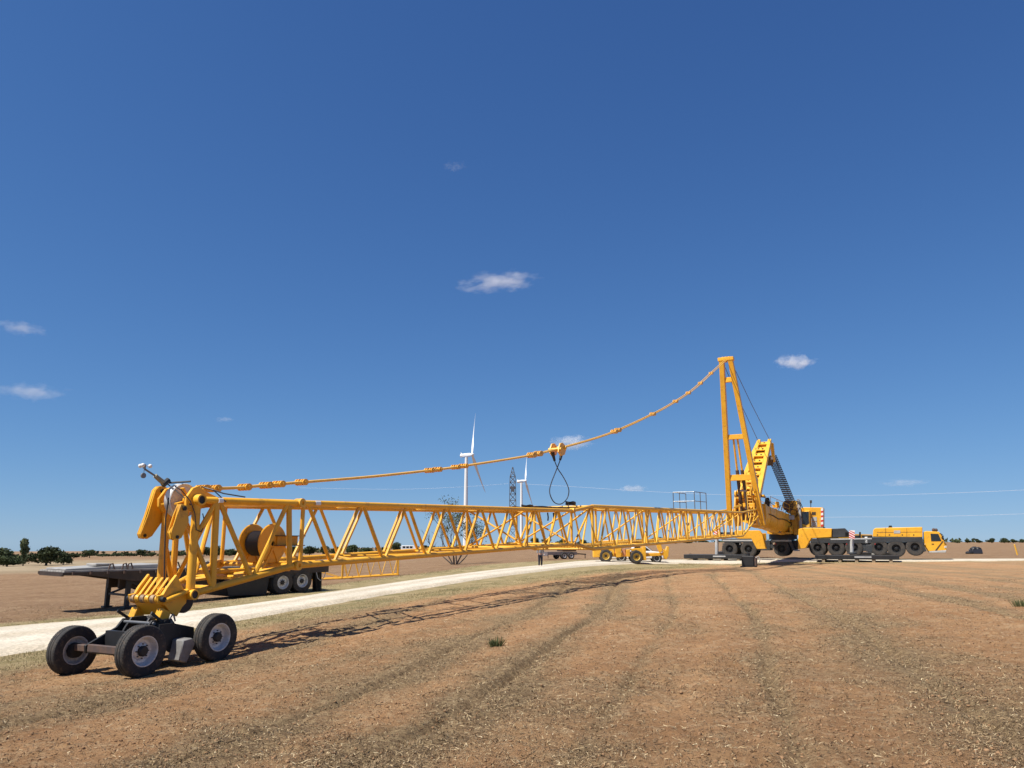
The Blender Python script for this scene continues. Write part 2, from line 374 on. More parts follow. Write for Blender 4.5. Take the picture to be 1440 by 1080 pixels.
def ground_mat():
    m = bpy.data.materials.new('tilled_soil'); m.use_nodes = True; nt = m.node_tree; N = nt.nodes; L = nt.links
    b = N['Principled BSDF']; b.inputs['Roughness'].default_value = .95; b.inputs['Specular IOR Level'].default_value = .15
    tc = N.new('ShaderNodeTexCoord')
    def att(n): a = N.new('ShaderNodeAttribute'); a.attribute_name = n; return a.outputs['Fac']
    def noise_(s, d=6, r=.6):
        n = N.new('ShaderNodeTexNoise'); n.inputs['Scale'].default_value = s; n.inputs['Detail'].default_value = d; n.inputs['Roughness'].default_value = r
        L.new(tc.outputs['Object'], n.inputs['Vector']); return n.outputs[0]
    def rng(s, a, bb, lo=0, hi=1):
        r = N.new('ShaderNodeMapRange'); r.inputs[1].default_value = a; r.inputs[2].default_value = bb; r.inputs[3].default_value = lo; r.inputs[4].default_value = hi; L.new(s, r.inputs[0]); return r.outputs[0]
    def mix(a, c, f):
        x = N.new('ShaderNodeMix'); x.data_type = 'RGBA'
        for s, k in ((a, 6), (c, 7)):
            if isinstance(s, tuple): x.inputs[k].default_value = (*s, 1)
            else: L.new(s, x.inputs[k])
        L.new(f, x.inputs[0]); return x.outputs[2]
    def mul(a, c):
        x = N.new('ShaderNodeMath'); x.operation = 'MULTIPLY'
        L.new(a, x.inputs[0])
        if isinstance(c, float): x.inputs[1].default_value = c
        else: L.new(c, x.inputs[1])
        return x.outputs[0]
    soil = mix((.445, .258, .125), (.335, .18, .083), rng(noise_(.7), .35, .65))
    soil = mix(soil, (.54, .375, .215), rng(noise_(4.5, 8, .7), .5, .72))
    resid = mix((.21, .14, .075), (.40, .29, .155), rng(noise_(9, 8, .75), .4, .62))
    resid = mix(resid, (.085, .056, .034), rng(noise_(13, 7, .75), .52, .66))
    c = mix(soil, resid, mul(att('patch'), .92))
    c = mix(c, (.12, .07, .038), mul(rng(noise_(24, 6, .8), .53, .62), .75))
    c = mix(c, (.46, .34, .19), mul(rng(noise_(60, 3, .6), .62, .7), .6))
    far = mix((.25, .155, .085), (.19, .11, .058), rng(noise_(.25, 8, .7), .4, .6))
    far = mix(far, (.38, .275, .16), mul(rng(noise_(2.0, 8, .85), .5, .62), .8))
    far = mix(far, (.10, .062, .034), mul(rng(noise_(3.3, 6, .8), .55, .65), .8))
    c = mix(c, far, att('across'))
    c = mix(c, mix((.34, .265, .17), (.25, .19, .115), rng(noise_(.06), .4, .6)), att('pale'))
    gr = mix((.36, .275, .145), (.235, .19, .085), rng(noise_(1.1, 6, .7), .4, .62))
    gr = mix(gr, (.095, .105, .04), mul(rng(noise_(.8, 6, .7), .52, .64), .75))
    gr = mix(gr, (.46, .37, .22), mul(rng(noise_(40, 3, .6), .56, .66), .7))
    c = mix(c, gr, att('verge'))
    L.new(c, b.inputs['Base Color'])
    bp = N.new('ShaderNodeBump'); bp.inputs['Strength'].default_value = 1.0; bp.inputs['Distance'].default_value = .05
    L.new(noise_(11, 8, .8), bp.inputs['Height'])
    b2 = N.new('ShaderNodeBump'); b2.inputs['Strength'].default_value = 1.0; b2.inputs['Distance'].default_value = .03
    L.new(noise_(32, 7, .8), b2.inputs['Height']); L.new(bp.outputs[0], b2.inputs['Normal']); L.new(b2.outputs[0], b.inputs['Normal'])
    return m
me.materials.append(ground_mat())

# ------------------------------------------------------------------ road
def road_mat():
    m = mat('pale_gravel', (.60, .54, .435), .95, col2=(.52, .46, .36), vscale=.7, dirt=(.45, .385, .28), dirt_amt=.15, bump=1.0, bscale=14, spec=.2)
    nt = m.node_tree; N = nt.nodes; L = nt.links; b = N['Principled BSDF']; old = b.inputs['Base Color'].links[0].from_socket
    tc = N.new('ShaderNodeTexCoord'); a = N.new('ShaderNodeAttribute'); a.attribute_name = 't'
    def mth(op, x, y):
        q = N.new('ShaderNodeMath'); q.operation = op
        for k, v in enumerate((x, y)):
            if isinstance(v, (int, float)): q.inputs[k].default_value = v
            else: L.new(v, q.inputs[k])
        return q.outputs[0]
    nz = N.new('ShaderNodeTexNoise'); nz.inputs['Scale'].default_value = .8; nz.inputs['Detail'].default_value = 6; L.new(tc.outputs['Object'], nz.inputs['Vector'])
    # centre strip and shoulders are dirtier than the two wheel tracks
    d = mth('ABSOLUTE', mth('SUBTRACT', mth('ABSOLUTE', mth('SUBTRACT', a.outputs['Fac'], .5), 0), .22), 0)
    f = mth('MULTIPLY', mth('MAXIMUM', mth('SUBTRACT', mth('ADD', mth('MULTIPLY', d, 3.2), nz.outputs[0]), .72), 0), 1.7)
    f = mth('MULTIPLY', mth('MINIMUM', f, .75), .5)
    mx = N.new('ShaderNodeMix'); mx.data_type = 'RGBA'; L.new(f, mx.inputs[0]); L.new(old, mx.inputs[6]); mx.inputs[7].default_value = (.35, .27, .165, 1)
    vo = N.new('ShaderNodeTexVoronoi'); vo.inputs['Scale'].default_value = 17; L.new(tc.outputs['Object'], vo.inputs['Vector'])
    hs = N.new('ShaderNodeHueSaturation'); L.new(mx.outputs[2], hs.inputs['Color'])
    mr_ = N.new('ShaderNodeMapRange'); mr_.inputs[3].default_value = .72; mr_.inputs[4].default_value = 1.22; L.new(vo.outputs['Color'], mr_.inputs[0]); L.new(mr_.outputs[0], hs.inputs['Value'])
    L.new(hs.outputs[0], b.inputs['Base Color'])
    return m
NR = 17; rv = []; 
for k, (a, b) in enumerate(zip(RNs, RFs)):
    for j in range(NR):
        t = j / (NR - 1); p = a + (b - a) * t
        if j in (0, NR - 1): p = p + (a - b).normalized() * (1 if j == 0 else -1) * .5 * (fbm(np.array([p.x * 1.1]), np.array([p.y * 1.1]), 4, .65)[0] - .5) * 2
        rv.append((p.x, p.y, 0, t))
ra = np.array(rv); rz = terrain(ra[:, 0], ra[:, 1]) + .035 + .05 * np.sin(ra[:, 3] * math.pi) - .12 * ((ra[:, 3] < .01) | (ra[:, 3] > .99)) + .01 * (fbm(ra[:, 0] * 2, ra[:, 1] * 2, 2) - .5)
mr = bpy.data.meshes.new('gravel_road')
mr.from_pydata([(a[0], a[1], z) for a, z in zip(ra, rz)], [], [(k * NR + j, k * NR + j + 1, (k + 1) * NR + j + 1, (k + 1) * NR + j) for k in range(len(RNs) - 1) for j in range(NR - 1)])
bm = bmesh.new(); bm.from_mesh(mr); bmesh.ops.recalc_face_normals(bm, faces=bm.faces)
if sum(f.normal.z for f in bm.faces) < 0: bmesh.ops.reverse_faces(bm, faces=bm.faces)
bm.to_mesh(mr); bm.free(); mr.polygons.foreach_set('use_smooth', [True] * len(mr.polygons)); mr.materials.append(road_mat())
at = mr.attributes.new('t', 'FLOAT', 'POINT'); at.data.foreach_set('value', ra[:, 3].astype(np.float32))
road = bpy.data.objects.new('road', mr); COL.objects.link(road); road['kind'] = 'structure'

# ------------------------------------------------------------------ wheels
def make_wheel(R_, wd, rimR, rim_m, rub_m, n=40, lug=.012, parent=None, dish=.22, bolts=8):
    """axis along local Y, outer face towards -Y"""
    wroot = empty('wheel', (0, 0, 0), parent); h = wd / 2
    pr = [(rimR, -h * .80), (rimR * 1.06, -h * .94), (R_ * .78, -h), (R_ * .91, -h * .96), (R_ * .97, -h * .88), (R_, -h * .72), (R_, -h * .30), (R_ * .975, -h * .26), (R_ * .975, -h * .20), (R_, -h * .16),
          (R_, h * .16), (R_ * .975, h * .20), (R_ * .975, h * .26), (R_, h * .30), (R_, h * .72), (R_ * .97, h * .88), (R_ * .91, h * .96), (R_ * .78, h), (rimR * 1.06, h * .94), (rimR, h * .80)]
    def rm(k, i):
        if k in (4, 5, 14, 15): return -lug * (i % 2)
        if k in (6, 9, 10, 13): return -lug * .7 * ((i + 1) % 2)
        return 0
    MB().lathe(pr, (0, 0, 0), (0, 1, 0), n, closed=True, rmod=rm if lug else None).build('tyre', rub_m, wroot, (0, 0, 0), smooth=28)
    rp = [(.001, -h * dish * .3), (rimR * .5, -h * dish * .2), (rimR * .84, h * .1), (rimR * .93, h * .75), (rimR * 1.02, h * .8), (rimR * 1.02, -h * .78), (rimR * 1.04, -h * .86), (rimR * .97, -h * .86), (rimR * .93, -h * .72), (rimR * .86, -h * dish * 1.5), (rimR * .78, -h * dish * .3), (rimR * .62, -h * dish * .2), (rimR * .52, -h * dish), (rimR * .40, -h * dish * 1.2), (.001, -h * dish * 1.2)]
    rim = MB().lathe(rp, (0, 0, 0), (0, 1, 0), 32).build('rim', rim_m, wroot, (0, 0, 0), smooth=30)
    hb = MB().lathe([(.002, h * 1.05), (rimR * .5, h * 1.0), (rimR * .55, h * .2), (rimR * .36, 0), (rimR * .36, -h * .55), (rimR * .28, -h * .72), (.002, -h * .74)], (0, 0, 0), (0, 1, 0), 16)
    for k in range(bolts):
        a = 2 * math.pi * k / bolts; c = Vector((math.cos(a) * rimR * .47, 0, math.sin(a) * rimR * .47))
        hb.tube(c, c + Vector((0, -h * (dish + .22), 0)), rimR * .045, n=6)
    hb.build('hub', BLK, wroot, (0, 0, 0))
    return wroot
def place_wheel(proto, parent, world, rz, first):
    o = proto if first else copy_tree(proto)
    o.parent = parent; o.location = Vector(world) - parent.location; o.rotation_euler = (0, rnd.uniform(0, 0.0), rz)
    o.rotation_euler = (0, 0, rz)
    return o

# ------------------------------------------------------------------ LATTICE BOOM lying from the dolly to the crane
T0 = P(293, 704, 15.5)
D3 = ray(1300, 731.5).normalized(); DH = Vector((D3.x, D3.y, 0)).normalized(); D3 = D3 / Vector((D3.x, D3.y, 0)).length   # unit per horizontal metre
BP = VPlane(T0, DH); NV = BP.n
def s_of(u, v=715, n=0.0): return (BP.hit(u, v, n) - T0).dot(DH)
def BN(s, n, h): return T0 + D3 * s + NV * n + Z3 * h
WA = 2.5
sA0, sA1, sB0, sB1 = s_of(421), s_of(805), s_of(829), s_of(1040)
sF = s_of(1069)
HA = -(BP.hit(421, 795, 0).z - BN(sA0, 0, 0).z)
HA1 = -(BP.hit(805, 765, 0).z - BN(sA1, 0, 0).z)
def lowA(s): return -(HA + (HA1 - HA) * (s - sA0) / (sA1 - sA0))
hB = BP.hit(829, 712, 0).z - BN(sB0, 0, 0).z; lB = BP.hit(829, 772, 0).z - BN(sB0, 0, 0).z
print('boom', sA0, sA1, sB0, sB1, sF, 'HA', HA, 'hB', hB, lB, 'T0', T0, 'DH', DH)
WB0, WB1 = -.12, WA + .12
boom = empty('lattice_boom', BN(sA0, WA / 2, -HA))
tag(boom, 'long yellow tubular lattice boom lying from the wheeled dolly to the crane', 'crane boom')
def chord(p, q, r, m=YEL, n=14, name='chord'): return MB().tube(p, q, r, n=n).build(name, m, boom)
def brace(p, q, r=.045, m=YEL, n=8, name='diagonal_brace'): return MB().tube(p, q, r, n=n).build(name, m, boom)
RCH = .072
# --- section A
for n in (0, WA):
    chord(BN(sA0, n, 0), BN(sA1, n, 0), RCH); chord(BN(sA0, n, -HA), BN(sA1, n, -HA1), RCH)
bay = 2.0
def warren(s0, s1, n, ht, hb, phase, r=.045):
    tops = []; bots = []
    s = s0 + phase
    while s - bay / 2 > s0 + .1: s -= bay / 2
    k = int(round((s - (s0 + phase)) / (bay / 2)))
    pts = []
    while s <= s1 - .05:
        pts.append((s, k % 2)); s += bay / 2; k += 1
    for (a, ka), (b, kb) in zip(pts, pts[1:]):
        d = .05 if n == 0 else .05
        pa = BN(a + .06, n, ht if ka == 0 else lowA(a)); pb = BN(b - .06, n, ht if kb == 0 else lowA(b))
        brace(pa, pb, r)
    return pts
warren(sA0, sA1, 0, 0, -HA, s_of(430) - sA0)
warren(sA0, sA1, WA, 0, -HA, (s_of(448, 716, WA) - sA0) % bay)
for h, r in ((0, .032), (-HA, .032)):
    s = sA0 + .2; k = 0
    while s + bay <= sA1:
        brace(BN(s, 0 if k % 2 else WA, h if h == 0 else lowA(s)), BN(s + bay, WA if k % 2 else 0, h if h == 0 else lowA(s + bay)), r); s += bay; k += 1
def frame(s, n0, n1, ht, hb, r=.05, x=False):
    for n in (n0, n1): brace(BN(s, n, ht), BN(s, n, hb), r, name='post')
    for h in (ht, hb): brace(BN(s, n0, h), BN(s, n1, h), r, name='cross_tube')
    if x: brace(BN(s, n0, ht), BN(s, n1, hb), .035); brace(BN(s + .08, n1, ht), BN(s + .08, n0, hb), .035)
frame(sA0 + .12, 0, WA, 0, -HA, .05)
frame(sA1 - .12, 0, WA, 0, -HA1, .05, x=True)
frame(s_of(741), 0, WA, 0, lowA(s_of(741)), .045, x=True)
# couplings: pinned lugs at the section joints
for s, hh in ((sA0, (0, -HA)), (sA1, (0, -HA1))):
    for n in (0, WA):
        for h in hh:
            m = MB(); c = BN(s, n, h)
            m.lathe([(.045, -.10), (.105, -.10), (.105, .10), (.045, .10)], c, NV, 16, closed=True)
            m.tube(c - NV * .07, c + NV * .07, .045, n=8)
            m.build('joint_pin', YEL, boom)
# --- transition and section B
for n, nb in ((0, WB0), (WA, WB1)):
    chord(BN(sA1 + .08, n, 0), BN(sB0, nb, hB), RCH); chord(BN(sA1 + .08, n, -HA1), BN(sB0, nb, lB), RCH)
    brace(BN(sA1 + .1, n, -HA1), BN(sB0 - .1, nb, hB), .042)
    chord(BN(sB0, nb, hB), BN(sB1, nb, hB), RCH + .01, YEL2); chord(BN(sB0, nb, lB), BN(sB1, nb, lB), RCH + .004, YEL2)
    # foot: the chords run together into the pins
    fz = (hB + lB) / 2
    fp = BN(sF, nb + (.15 if n == 0 else -.15), BP.hit(1069, 719, 0).z - BN(sF, 0, 0).z)
    chord(BN(sB1, nb, hB), fp + Z3 * .22, RCH, YEL2); chord(BN(sB1, nb, lB), fp - Z3 * .22, RCH, YEL2)
    MB().lathe([(.07, -.18), (.26, -.18), (.26, .18), (.07, .18)], fp, NV, 16, closed=True).build('foot_lug', YEL2, boom)
    for k in range(1, 4):
        t = k / 4; a = BN(sB1, nb, hB).lerp(fp, t); b = BN(sB1, nb, lB).lerp(fp, max(0, t - .2)); brace(a, b, .04, YEL2)
pB = s_of(850) - sB0
def warrenB(n, phase):
    s = sB0 + .1; pts = []; s = sB0 + phase - bay * math.floor(phase / bay); k = 0
    while s - bay / 2 > sB0: s -= bay / 2; k += 1
    while s < sB1 - .05: pts.append((s, k % 2)); s += bay / 2; k += 1
    for (a, ka), (b, kb) in zip(pts, pts[1:]):
        brace(BN(a + .06, n, hB if ka == 0 else lB), BN(b - .06, n, hB if kb == 0 else lB), .045, YEL2, 7)
warrenB(WB0, pB); warrenB(WB1, pB + .55)
for h in (hB, lB):
    s = sB0 + .2; k = 0
    while s + bay <= sB1:
        brace(BN(s, WB0 if k % 2 else WB1, h), BN(s + bay, WB1 if k % 2 else WB0, h), .03, YEL2, 6); s += bay; k += 1
for u in (829, 905, 962, 1008, 1040):
    s = s_of(u)
    for n in (WB0, WB1): brace(BN(s, n, hB), BN(s, n, lB), .06, YEL2, name='post')
    brace(BN(s, WB0, hB), BN(s, WB1, lB), .04, YEL2); brace(BN(s, WB0, hB), BN(s, WB1, hB), .045, YEL2, name='cross_tube'); brace(BN(s, WB0, lB), BN(s, WB1, lB), .045, YEL2, name='cross_tube')
# walkway grating inside section B
m = MB()
for k in range(0, int((sB1 - sB0) / .5)):
    s = sB0 + .3 + k * .5; [m.box(BN(s, WA * .5 + q_ * .13, lB + .11), D3 * .235, NV * .03, Z3 * .02) for q_ in (-4, -3, -2, -1, 0, 1, 2, 3, 4)]
m.build('walkway', YEL2, boom)
for k in range(9):
    s = sB0 + 1 + k * (sB1 - sB0 - 2) / 8
    MB().box(BN(s, WA * .5, lB + .06), D3 * .04, NV * (WA / 2), Z3 * .03).build('walkway_bearer', YEL2, boom)
# railing on top near the crane
for n in (.5, 1.9):
    for u in (988, 996, 1004):
        s = s_of(u); MB().tube(BN(s, n, hB), BN(s, n, hB + 1.25), .028, n=6).build('railing_post', GRYSTEEL, boom)
    for dz in (.65, 1.25): MB().tube(BN(s_of(988), n, hB + dz), BN(s_of(1004), n, hB + dz), .025, n=6).build('railing_bar', GRYSTEEL, boom)
for dz in (.65, 1.25): MB().tube(BN(s_of(988), .5, hB + dz), BN(s_of(988), 1.9, hB + dz), .025, n=6).build('railing_bar', GRYSTEEL, boom)
# label plates on the near chords
for u, du in ((308, 8), (445, 12)):
    s = s_of(u, 704); m = MB()
    for a_ in range(4):
        q0, q1 = R(-30 + a_ * 20), R(-10 + a_ * 20); rr_ = RCH + .005; o_ = BN(s, 0, 0)
        e_ = lambda q_: (-NV * math.cos(q_) + Z3 * math.sin(q_)) * rr_
        m.prism([o_ - D3 * .007 * du + e_(q0), o_ + D3 * .007 * du + e_(q0), o_ + D3 * .007 * du + e_(q1), o_ - D3 * .007 * du + e_(q1)], NV * .012)
    m.build('label_plate', WHT, boom)

# --- head section: chords draw together towards the tip
NT0, NT1 = .80, 1.70                                       # lateral position of the tip frame
def HP(u, v, n): return BP.hit(u, v, n)
tipU = {NT0: HP(277, 703, NT0)}; tipL = {NT0: HP(267, 836, NT0)}
dN = NV * (NT1 - NT0)
tipU[NT1] = tipU[NT0] + dN; tipL[NT1] = tipL[NT0] + dN
def proj_u(p): 
    q = p - CAM; return U0 + F_PX * q.x / (q.y * _c + q.z * _s)
def on_seg(a, b, u):
    lo, hi = 0.0, 1.0; ua, ub = proj_u(a), proj_u(b)
    for _ in range(40):
        mid = (lo + hi) / 2
        if (proj_u(a.lerp(b, mid)) < u) == (ua < ub): lo = mid
        else: hi = mid
    return a.lerp(b, (lo + hi) / 2)
def t_of(a, b, p): return (p - a).dot(b - a) / (b - a).length_squared
JU = {NT0: BN(sA0 - .1, 0, 0), NT1: BN(sA0 - .1, WA, 0)}; JL = {NT0: BN(sA0 - .1, 0, -HA), NT1: BN(sA0 - .1, WA, -HA)}
nu = {u: t_of(tipU[NT0], JU[NT0], on_seg(tipU[NT0], JU[NT0], u)) for u in (305, 405)}
nl = {u: t_of(tipL[NT0], JL[NT0], on_seg(tipL[NT0], JL[NT0], u)) for u in (299, 353, 407)}
for n in (NT0, NT1):
    A, B, C_, D_ = tipU[n], JU[n], tipL[n], JL[n]
    chord(A, B, RCH + .002); chord(C_, D_, RCH + .002)
    chord(A, C_, .088, name='tip_post', n=16)
    up = lambda u: A.lerp(B, nu[u]); lo = lambda u: C_.lerp(D_, nl[u])
    pm = A.lerp(C_, .43)
    brace(up(305), pm, .055); brace(up(305), lo(299), .07, name='post'); brace(up(305) + DH * .06, lo(353), .055)
    brace(lo(353) + DH * .06, up(405), .055); brace(up(405) + DH * .03, lo(407), .065, name='post'); brace(pm, lo(299), .055)
    for p, rr in ((A, .115), (C_, .105)):
        m = MB(); s_ = 1 if n == NT1 else -1
        m.lathe([(rr * .72, -.02 * s_), (rr * .72, .16 * s_), (rr, .16 * s_), (rr, -.14 * s_), (rr * .72, -.14 * s_)], p, NV, 24, closed=True)
        m.build('pin_sleeve', YEL, boom)
        MB().tube(p + NV * .125 * s_ * (1 if s_ > 0 else 1), p + NV * (.163 if s_ > 0 else -.143) * 1.0, rr * .74, n=20).build('bore_shade_plug', BLK, boom)  # black plug paints the shade inside the open sleeve end
for q in ((tipU, JU, nu, 305), (tipL, JL, nl, 299), (tipU, JU, nu, 405), (tipL, JL, nl, 353)):
    a = q[0][NT0].lerp(q[1][NT0], q[2][q[3]]); b = q[0][NT1].lerp(q[1][NT1], q[2][q[3]])
    brace(a, b, .055, name='cross_tube')
brace(tipU[NT0], tipU[NT1], .07, name='cross_tube'); brace(tipL[NT0], tipL[NT1], .07, name='cross_tube')
brace(JU[NT0].lerp(tipU[NT0], .1), JU[NT1].lerp(tipU[NT1], .6), .045); brace(JL[NT0].lerp(tipL[NT0], .1), JL[NT1].lerp(tipL[NT1], .6), .045)
brace(tipU[NT0].lerp(JU[NT0], nu[305]), tipL[NT1].lerp(JL[NT1], nl[299]), .045); brace(tipU[NT1].lerp(JU[NT1], nu[305]), tipL[NT0].lerp(JL[NT0], nl[299]), .045)
# head plates at the top
for n in (NT0 + .02, NT1 - .10):
    pl = [HP(u, v, n) for u, v in ((262, 711), (262, 700), (272, 686), (280, 683), (288, 690), (306, 699), (306, 711), (280, 716), (268, 720))]
    o_ = NV * .07 if n < 1.2 else NV * .07
    MB().prism([p + NV * 0 for p in pl] if n < 1.2 else [p + dN * .0 for p in [HP(u, v, NT0) + dN * .92 for u, v in ((262, 711), (262, 700), (272, 686), (280, 683), (288, 690), (306, 699), (306, 711), (280, 716), (268, 720))]], o_).build('head_plate', YEL, boom, bevel=.008)
# big white head sheave with its yellow cheek plates
shc = HP(255, 704, 1.25)
MB().lathe([(.05, -.09), (.30, -.07), (.345, -.10), (.36, -.085), (.32, -.02), (.32, .02), (.36, .085), (.345, .10), (.30, .07), (.05, .09)], shc, NV, 40, closed=True).build('head_sheave', WHT2, boom)
for dn in (-.2, .2):
    m = MB(); c = shc + NV * dn
    for k in range(5):
        a = R(-20 + k * 72)
        m.beam(c, c + DH * .30 * math.cos(a) + Z3 * .30 * math.sin(a), .03, .11, NV)
    m.lathe([(.02, -.02), (.12, -.02), (.12, .02), (.02, .02)], c, NV, 20, closed=True)
    m.build('sheave_bracket', YEL, boom)
MB().tube(shc - NV * .4, shc + NV * .4, .06, n=14).build('sheave_axle', YEL, boom)
# folded deflection arms hanging from the head (box arms)
far_arm = [(219, 689), (224, 684), (231, 683), (238, 688), (236, 715), (233, 727), (214, 754), (207, 758), (200, 757), (198, 751), (208, 725)]
near_arm = [(255, 709), (264, 711), (266, 733), (256, 756), (249, 760), (243, 758), (241, 749), (249, 724)]
for pl, n in ((far_arm, NT1 + .1), (near_arm, NT0 - .05)):
    pts = [HP(u, v, n) for u, v in pl]
    MB().prism(pts, NV * .03).prism([p + NV * .10 for p in pts], NV * .03).prism([p + NV * .03 for p in (pts[0], pts[1], pts[-2], pts[-3])], NV * .07).build('folding_arm', YEL, boom, bevel=.006)
    e = pts[-4].lerp(pts[-3], .5) if n > 1 else pts[4]
    MB().tube(HP(203.5, 753, n) - NV * .02 if n > 1 else HP(249, 755, n) - NV * .02, (HP(203.5, 753, n) if n > 1 else HP(249, 755, n)) + NV * .15, .034, n=12).build('arm_pin', BLK, boom)
    MB().tube((HP(228, 690.5, n) if n > 1 else HP(259, 715, n)) - NV * .03, (HP(228, 690.5, n) if n > 1 else HP(259, 715, n)) + NV * .16, .045, n=14).build('arm_pin', BLK, boom)
# hoist rope from the sheave to the roller pack
ra_ = HP(236, 706, 1.25)
MB().path([HP(237, 700, 1.25), HP(233, 730, 1.25), HP(231.5, 780, 1.25), HP(231, 826, 1.25)], .016, 8).build('hoist_rope', ROPE, boom)
MB().path([HP(246, 684, 1.0), HP(256, 690, .9), HP(268, 705, .75), HP(274, 722, .7), HP(276, 745, .7), HP(283, 748, .7), HP(288, 736, .72), HP(285, 722, .75)], .011, 6).build('signal_cable', WIRE, boom)
# lower head: roller pack, plates and the two legs standing on the dolly
rc0, rc1 = HP(227, 843, NT0), HP(227, 843, NT0) + dN
for k in range(6):
    c = rc0.lerp(rc1, .06 + k * .165)
    MB().lathe([(.03, -.06), (.085, -.05), (.06, 0), (.085, .05), (.03, .06)], c, NV, 18, closed=True).build('rope_roller', RUSTY_CREAM if k % 2 else YEL2, boom)
MB().tube(rc0 - NV * .09, rc1 + NV * .09, .05, n=12).build('roller_axle', BLK, boom)
np_ = [(235, 827), (249, 808), (254, 820), (259, 829), (264, 834), (262, 848), (257, 853), (249, 867), (240, 862), (232, 851), (224, 849), (222, 838), (230, 836)]
for j in (0, 1):
    pts = [HP(u, v, NT0) + dN * j for u, v in np_]
    MB().prism(pts, NV * (.07 if j == 0 else -.07)).build('side_plate', YEL, boom, bevel=.006)
    lg = [(229, 855), (240, 861), (236, 873), (231, 880), (226, 883), (221, 880), (222, 872)]
    pts = [HP(u, v, NT0) + dN * j + NV * (-.02 if j == 0 else -.16) for u, v in lg]
    MB().prism(pts, NV * .18).build('leg', YEL, boom, bevel=.01)
    c = HP(229, 876, NT0) + dN * j
    MB().tube(c - NV * .10, c + NV * .14, .062, n=16).build('leg_pin', BLK, boom)
for k in range(5):
    n = NT0 + .12 + k * .165
    MB().beam(HP(232, 839, NT0) + NV * (n - NT0), HP(250, 813, NT0) + NV * (n - NT0), .018, .07, NV).build('guide_plate', YEL, boom)
MB().prism([HP(u, v, NT0) + NV * .08 for u, v in ((229, 849), (240, 845), (246, 860), (236, 866))], NV * (NT1 - NT0 - .16)).build('belly_plate', YEL, boom)
MB().tube(HP(231, 846, NT0 - .05), HP(264, 831, NT0 - .05), .05, n=12).build('brace_tube', YEL, boom)
MB().lathe([(.04, -.08), (.2, -.08), (.23, -.05), (.23, .05), (.2, .08), (.04, .08)], HP(257, 846, 1.25), NV, 28, closed=True).build('lower_sheave', BLK, boom)
# winch drum between the head posts
wc = HP(383, 764, .80)
for c in (wc, wc + NV * .62):
    MB().lathe([(.06, -.02), (.43, -.02), (.45, 0), (.43, .02), (.06, .02)], c, NV, 40, closed=True).build('drum_flange', YEL, boom)
MB().lathe([(.05, .025)] + [(.27 + .018 * math.sin(k_ * math.pi / 2), .03 + k_ * .01) for k_ in range(57)] + [(.05, .6)], wc, NV, 36, closed=True).build('rope_drum', ROPE, boom)
for dz in (-.05, .17): MB().beam(wc + DH * .05 + Z3 * dz - NV * .05, wc + DH * .72 + Z3 * dz - NV * .25, .25, .02, Z3).build('drum_bracket', RUST, boom)
MB().beam(wc + DH * .1 - NV * .04 + Z3 * .06, wc + DH * .7 - NV * .1 + Z3 * .06, .03, .24, Z3).build('drum_bracket_plate', YEL, boom)
for c in (wc, wc + NV * .62):
    for k in (-1, 1): MB().beam(c + Z3 * -.1, c - Z3 * .62 + DH * .3 * k, .05, .09, NV).build('drum_stand', YEL, boom)
MB().tube(wc - Z3 * .6 - DH * 1.4 + NV * .3, wc - Z3 * .6 + DH * .9 + NV * .3, .06, n=10).build('drum_rail', YEL, boom)
# tarps, cables and hoses lying on top around the middle joint
for u, n in ((752, .3), (821, .6)):
    s = s_of(u, 710); m = MB(); c = BN(s, n, .13 if u < 800 else hB + .16); 
    for q in range(4):
        m.path([c + DH * (.34 * math.cos(i * .7 + q)) + NV * (.16 * math.sin(i * .7 + q)) + Z3 * (.03 * q - .08 + .02 * math.sin(i * 2.1 + q)) for i in range(10)], .032, 6)
    m.build('hose_bundle', BLK, boom)
for k, n in enumerate((.25, .5, .9)):
    pts = [BN(s_of(755) + i * .55, n + .12 * math.sin(i * 1.3 + k), .09 + .05 * abs(math.sin(i * .9 + k))) for i in range(12)]
    MB().path(pts, .025, 6).build('loose_cable', (BLK, RUST, WIRE)[k], boom)
for u in (775, 783):
    c = BN(s_of(u), .15, -.1); MB().path([c, c - Z3 * .18 + DH * .05, c - Z3 * .3 + DH * .02], .03, 6).build('hanging_lug', BLK, boom)
MB().path([HP(318, 706, .3) , HP(300, 689, .5), HP(288, 686, .7)], .014, 6).build('cable', WIRE, boom)
MB().path([HP(283, 684, .9), HP(315, 694, .5), HP(345, 699, .2)], .016, 6).build('cable', WIRE, boom)
# anemometer on its tilted stalk
an = empty('anemometer', Vector((0, 0, 0)), boom); an.location = HP(234, 683, 1.4) - boom.location
n_ = 1.4
MB().tube(HP(229, 682, n_), HP(237, 675, n_), .06, n=10).tube(HP(238, 679, n_), HP(268, 677, n_ - .4), .02, n=8).build('bracket', BLK, an)
MB().tube(HP(230, 679, n_), HP(218, 669, n_), .055, .045, n=14).build('sleeve', mat('khaki_sleeve', (.28, .25, .17), .7, var=.2), an)
MB().tube(HP(218, 669, n_), HP(204, 660, n_), .02, n=8).build('stalk', GRYSTEEL, an)
hc = HP(203, 657, n_)
MB().tube(hc - Z3 * .03, hc + Z3 * .06, .03, n=10).build('hub', GRYSTEEL, an)
for k in range(3):
    a = R(40 + 120 * k); c = hc + Vector((math.cos(a), math.sin(a), 0)) * .11 + Z3 * .03
    MB().tube(hc + Z3 * .03, c, .008, n=5).blob(c, .042, .042, .042, 10, 7).build('cup', WHT, an)
MB().tube(hc - Z3 * .02, hc - Z3 * .2, .006, n=5).tube(hc - Z3 * .17 - NV * .01, hc - Z3 * .17 + NV * .02, .055, n=16).build('warning_lamp', GRYSTEEL, an)
MB().path([HP(236, 681, n_), HP(244, 687, 1.2), HP(256, 697, 1.0), HP(268, 710, .8)], .012, 6).build('cable', WIRE, an)

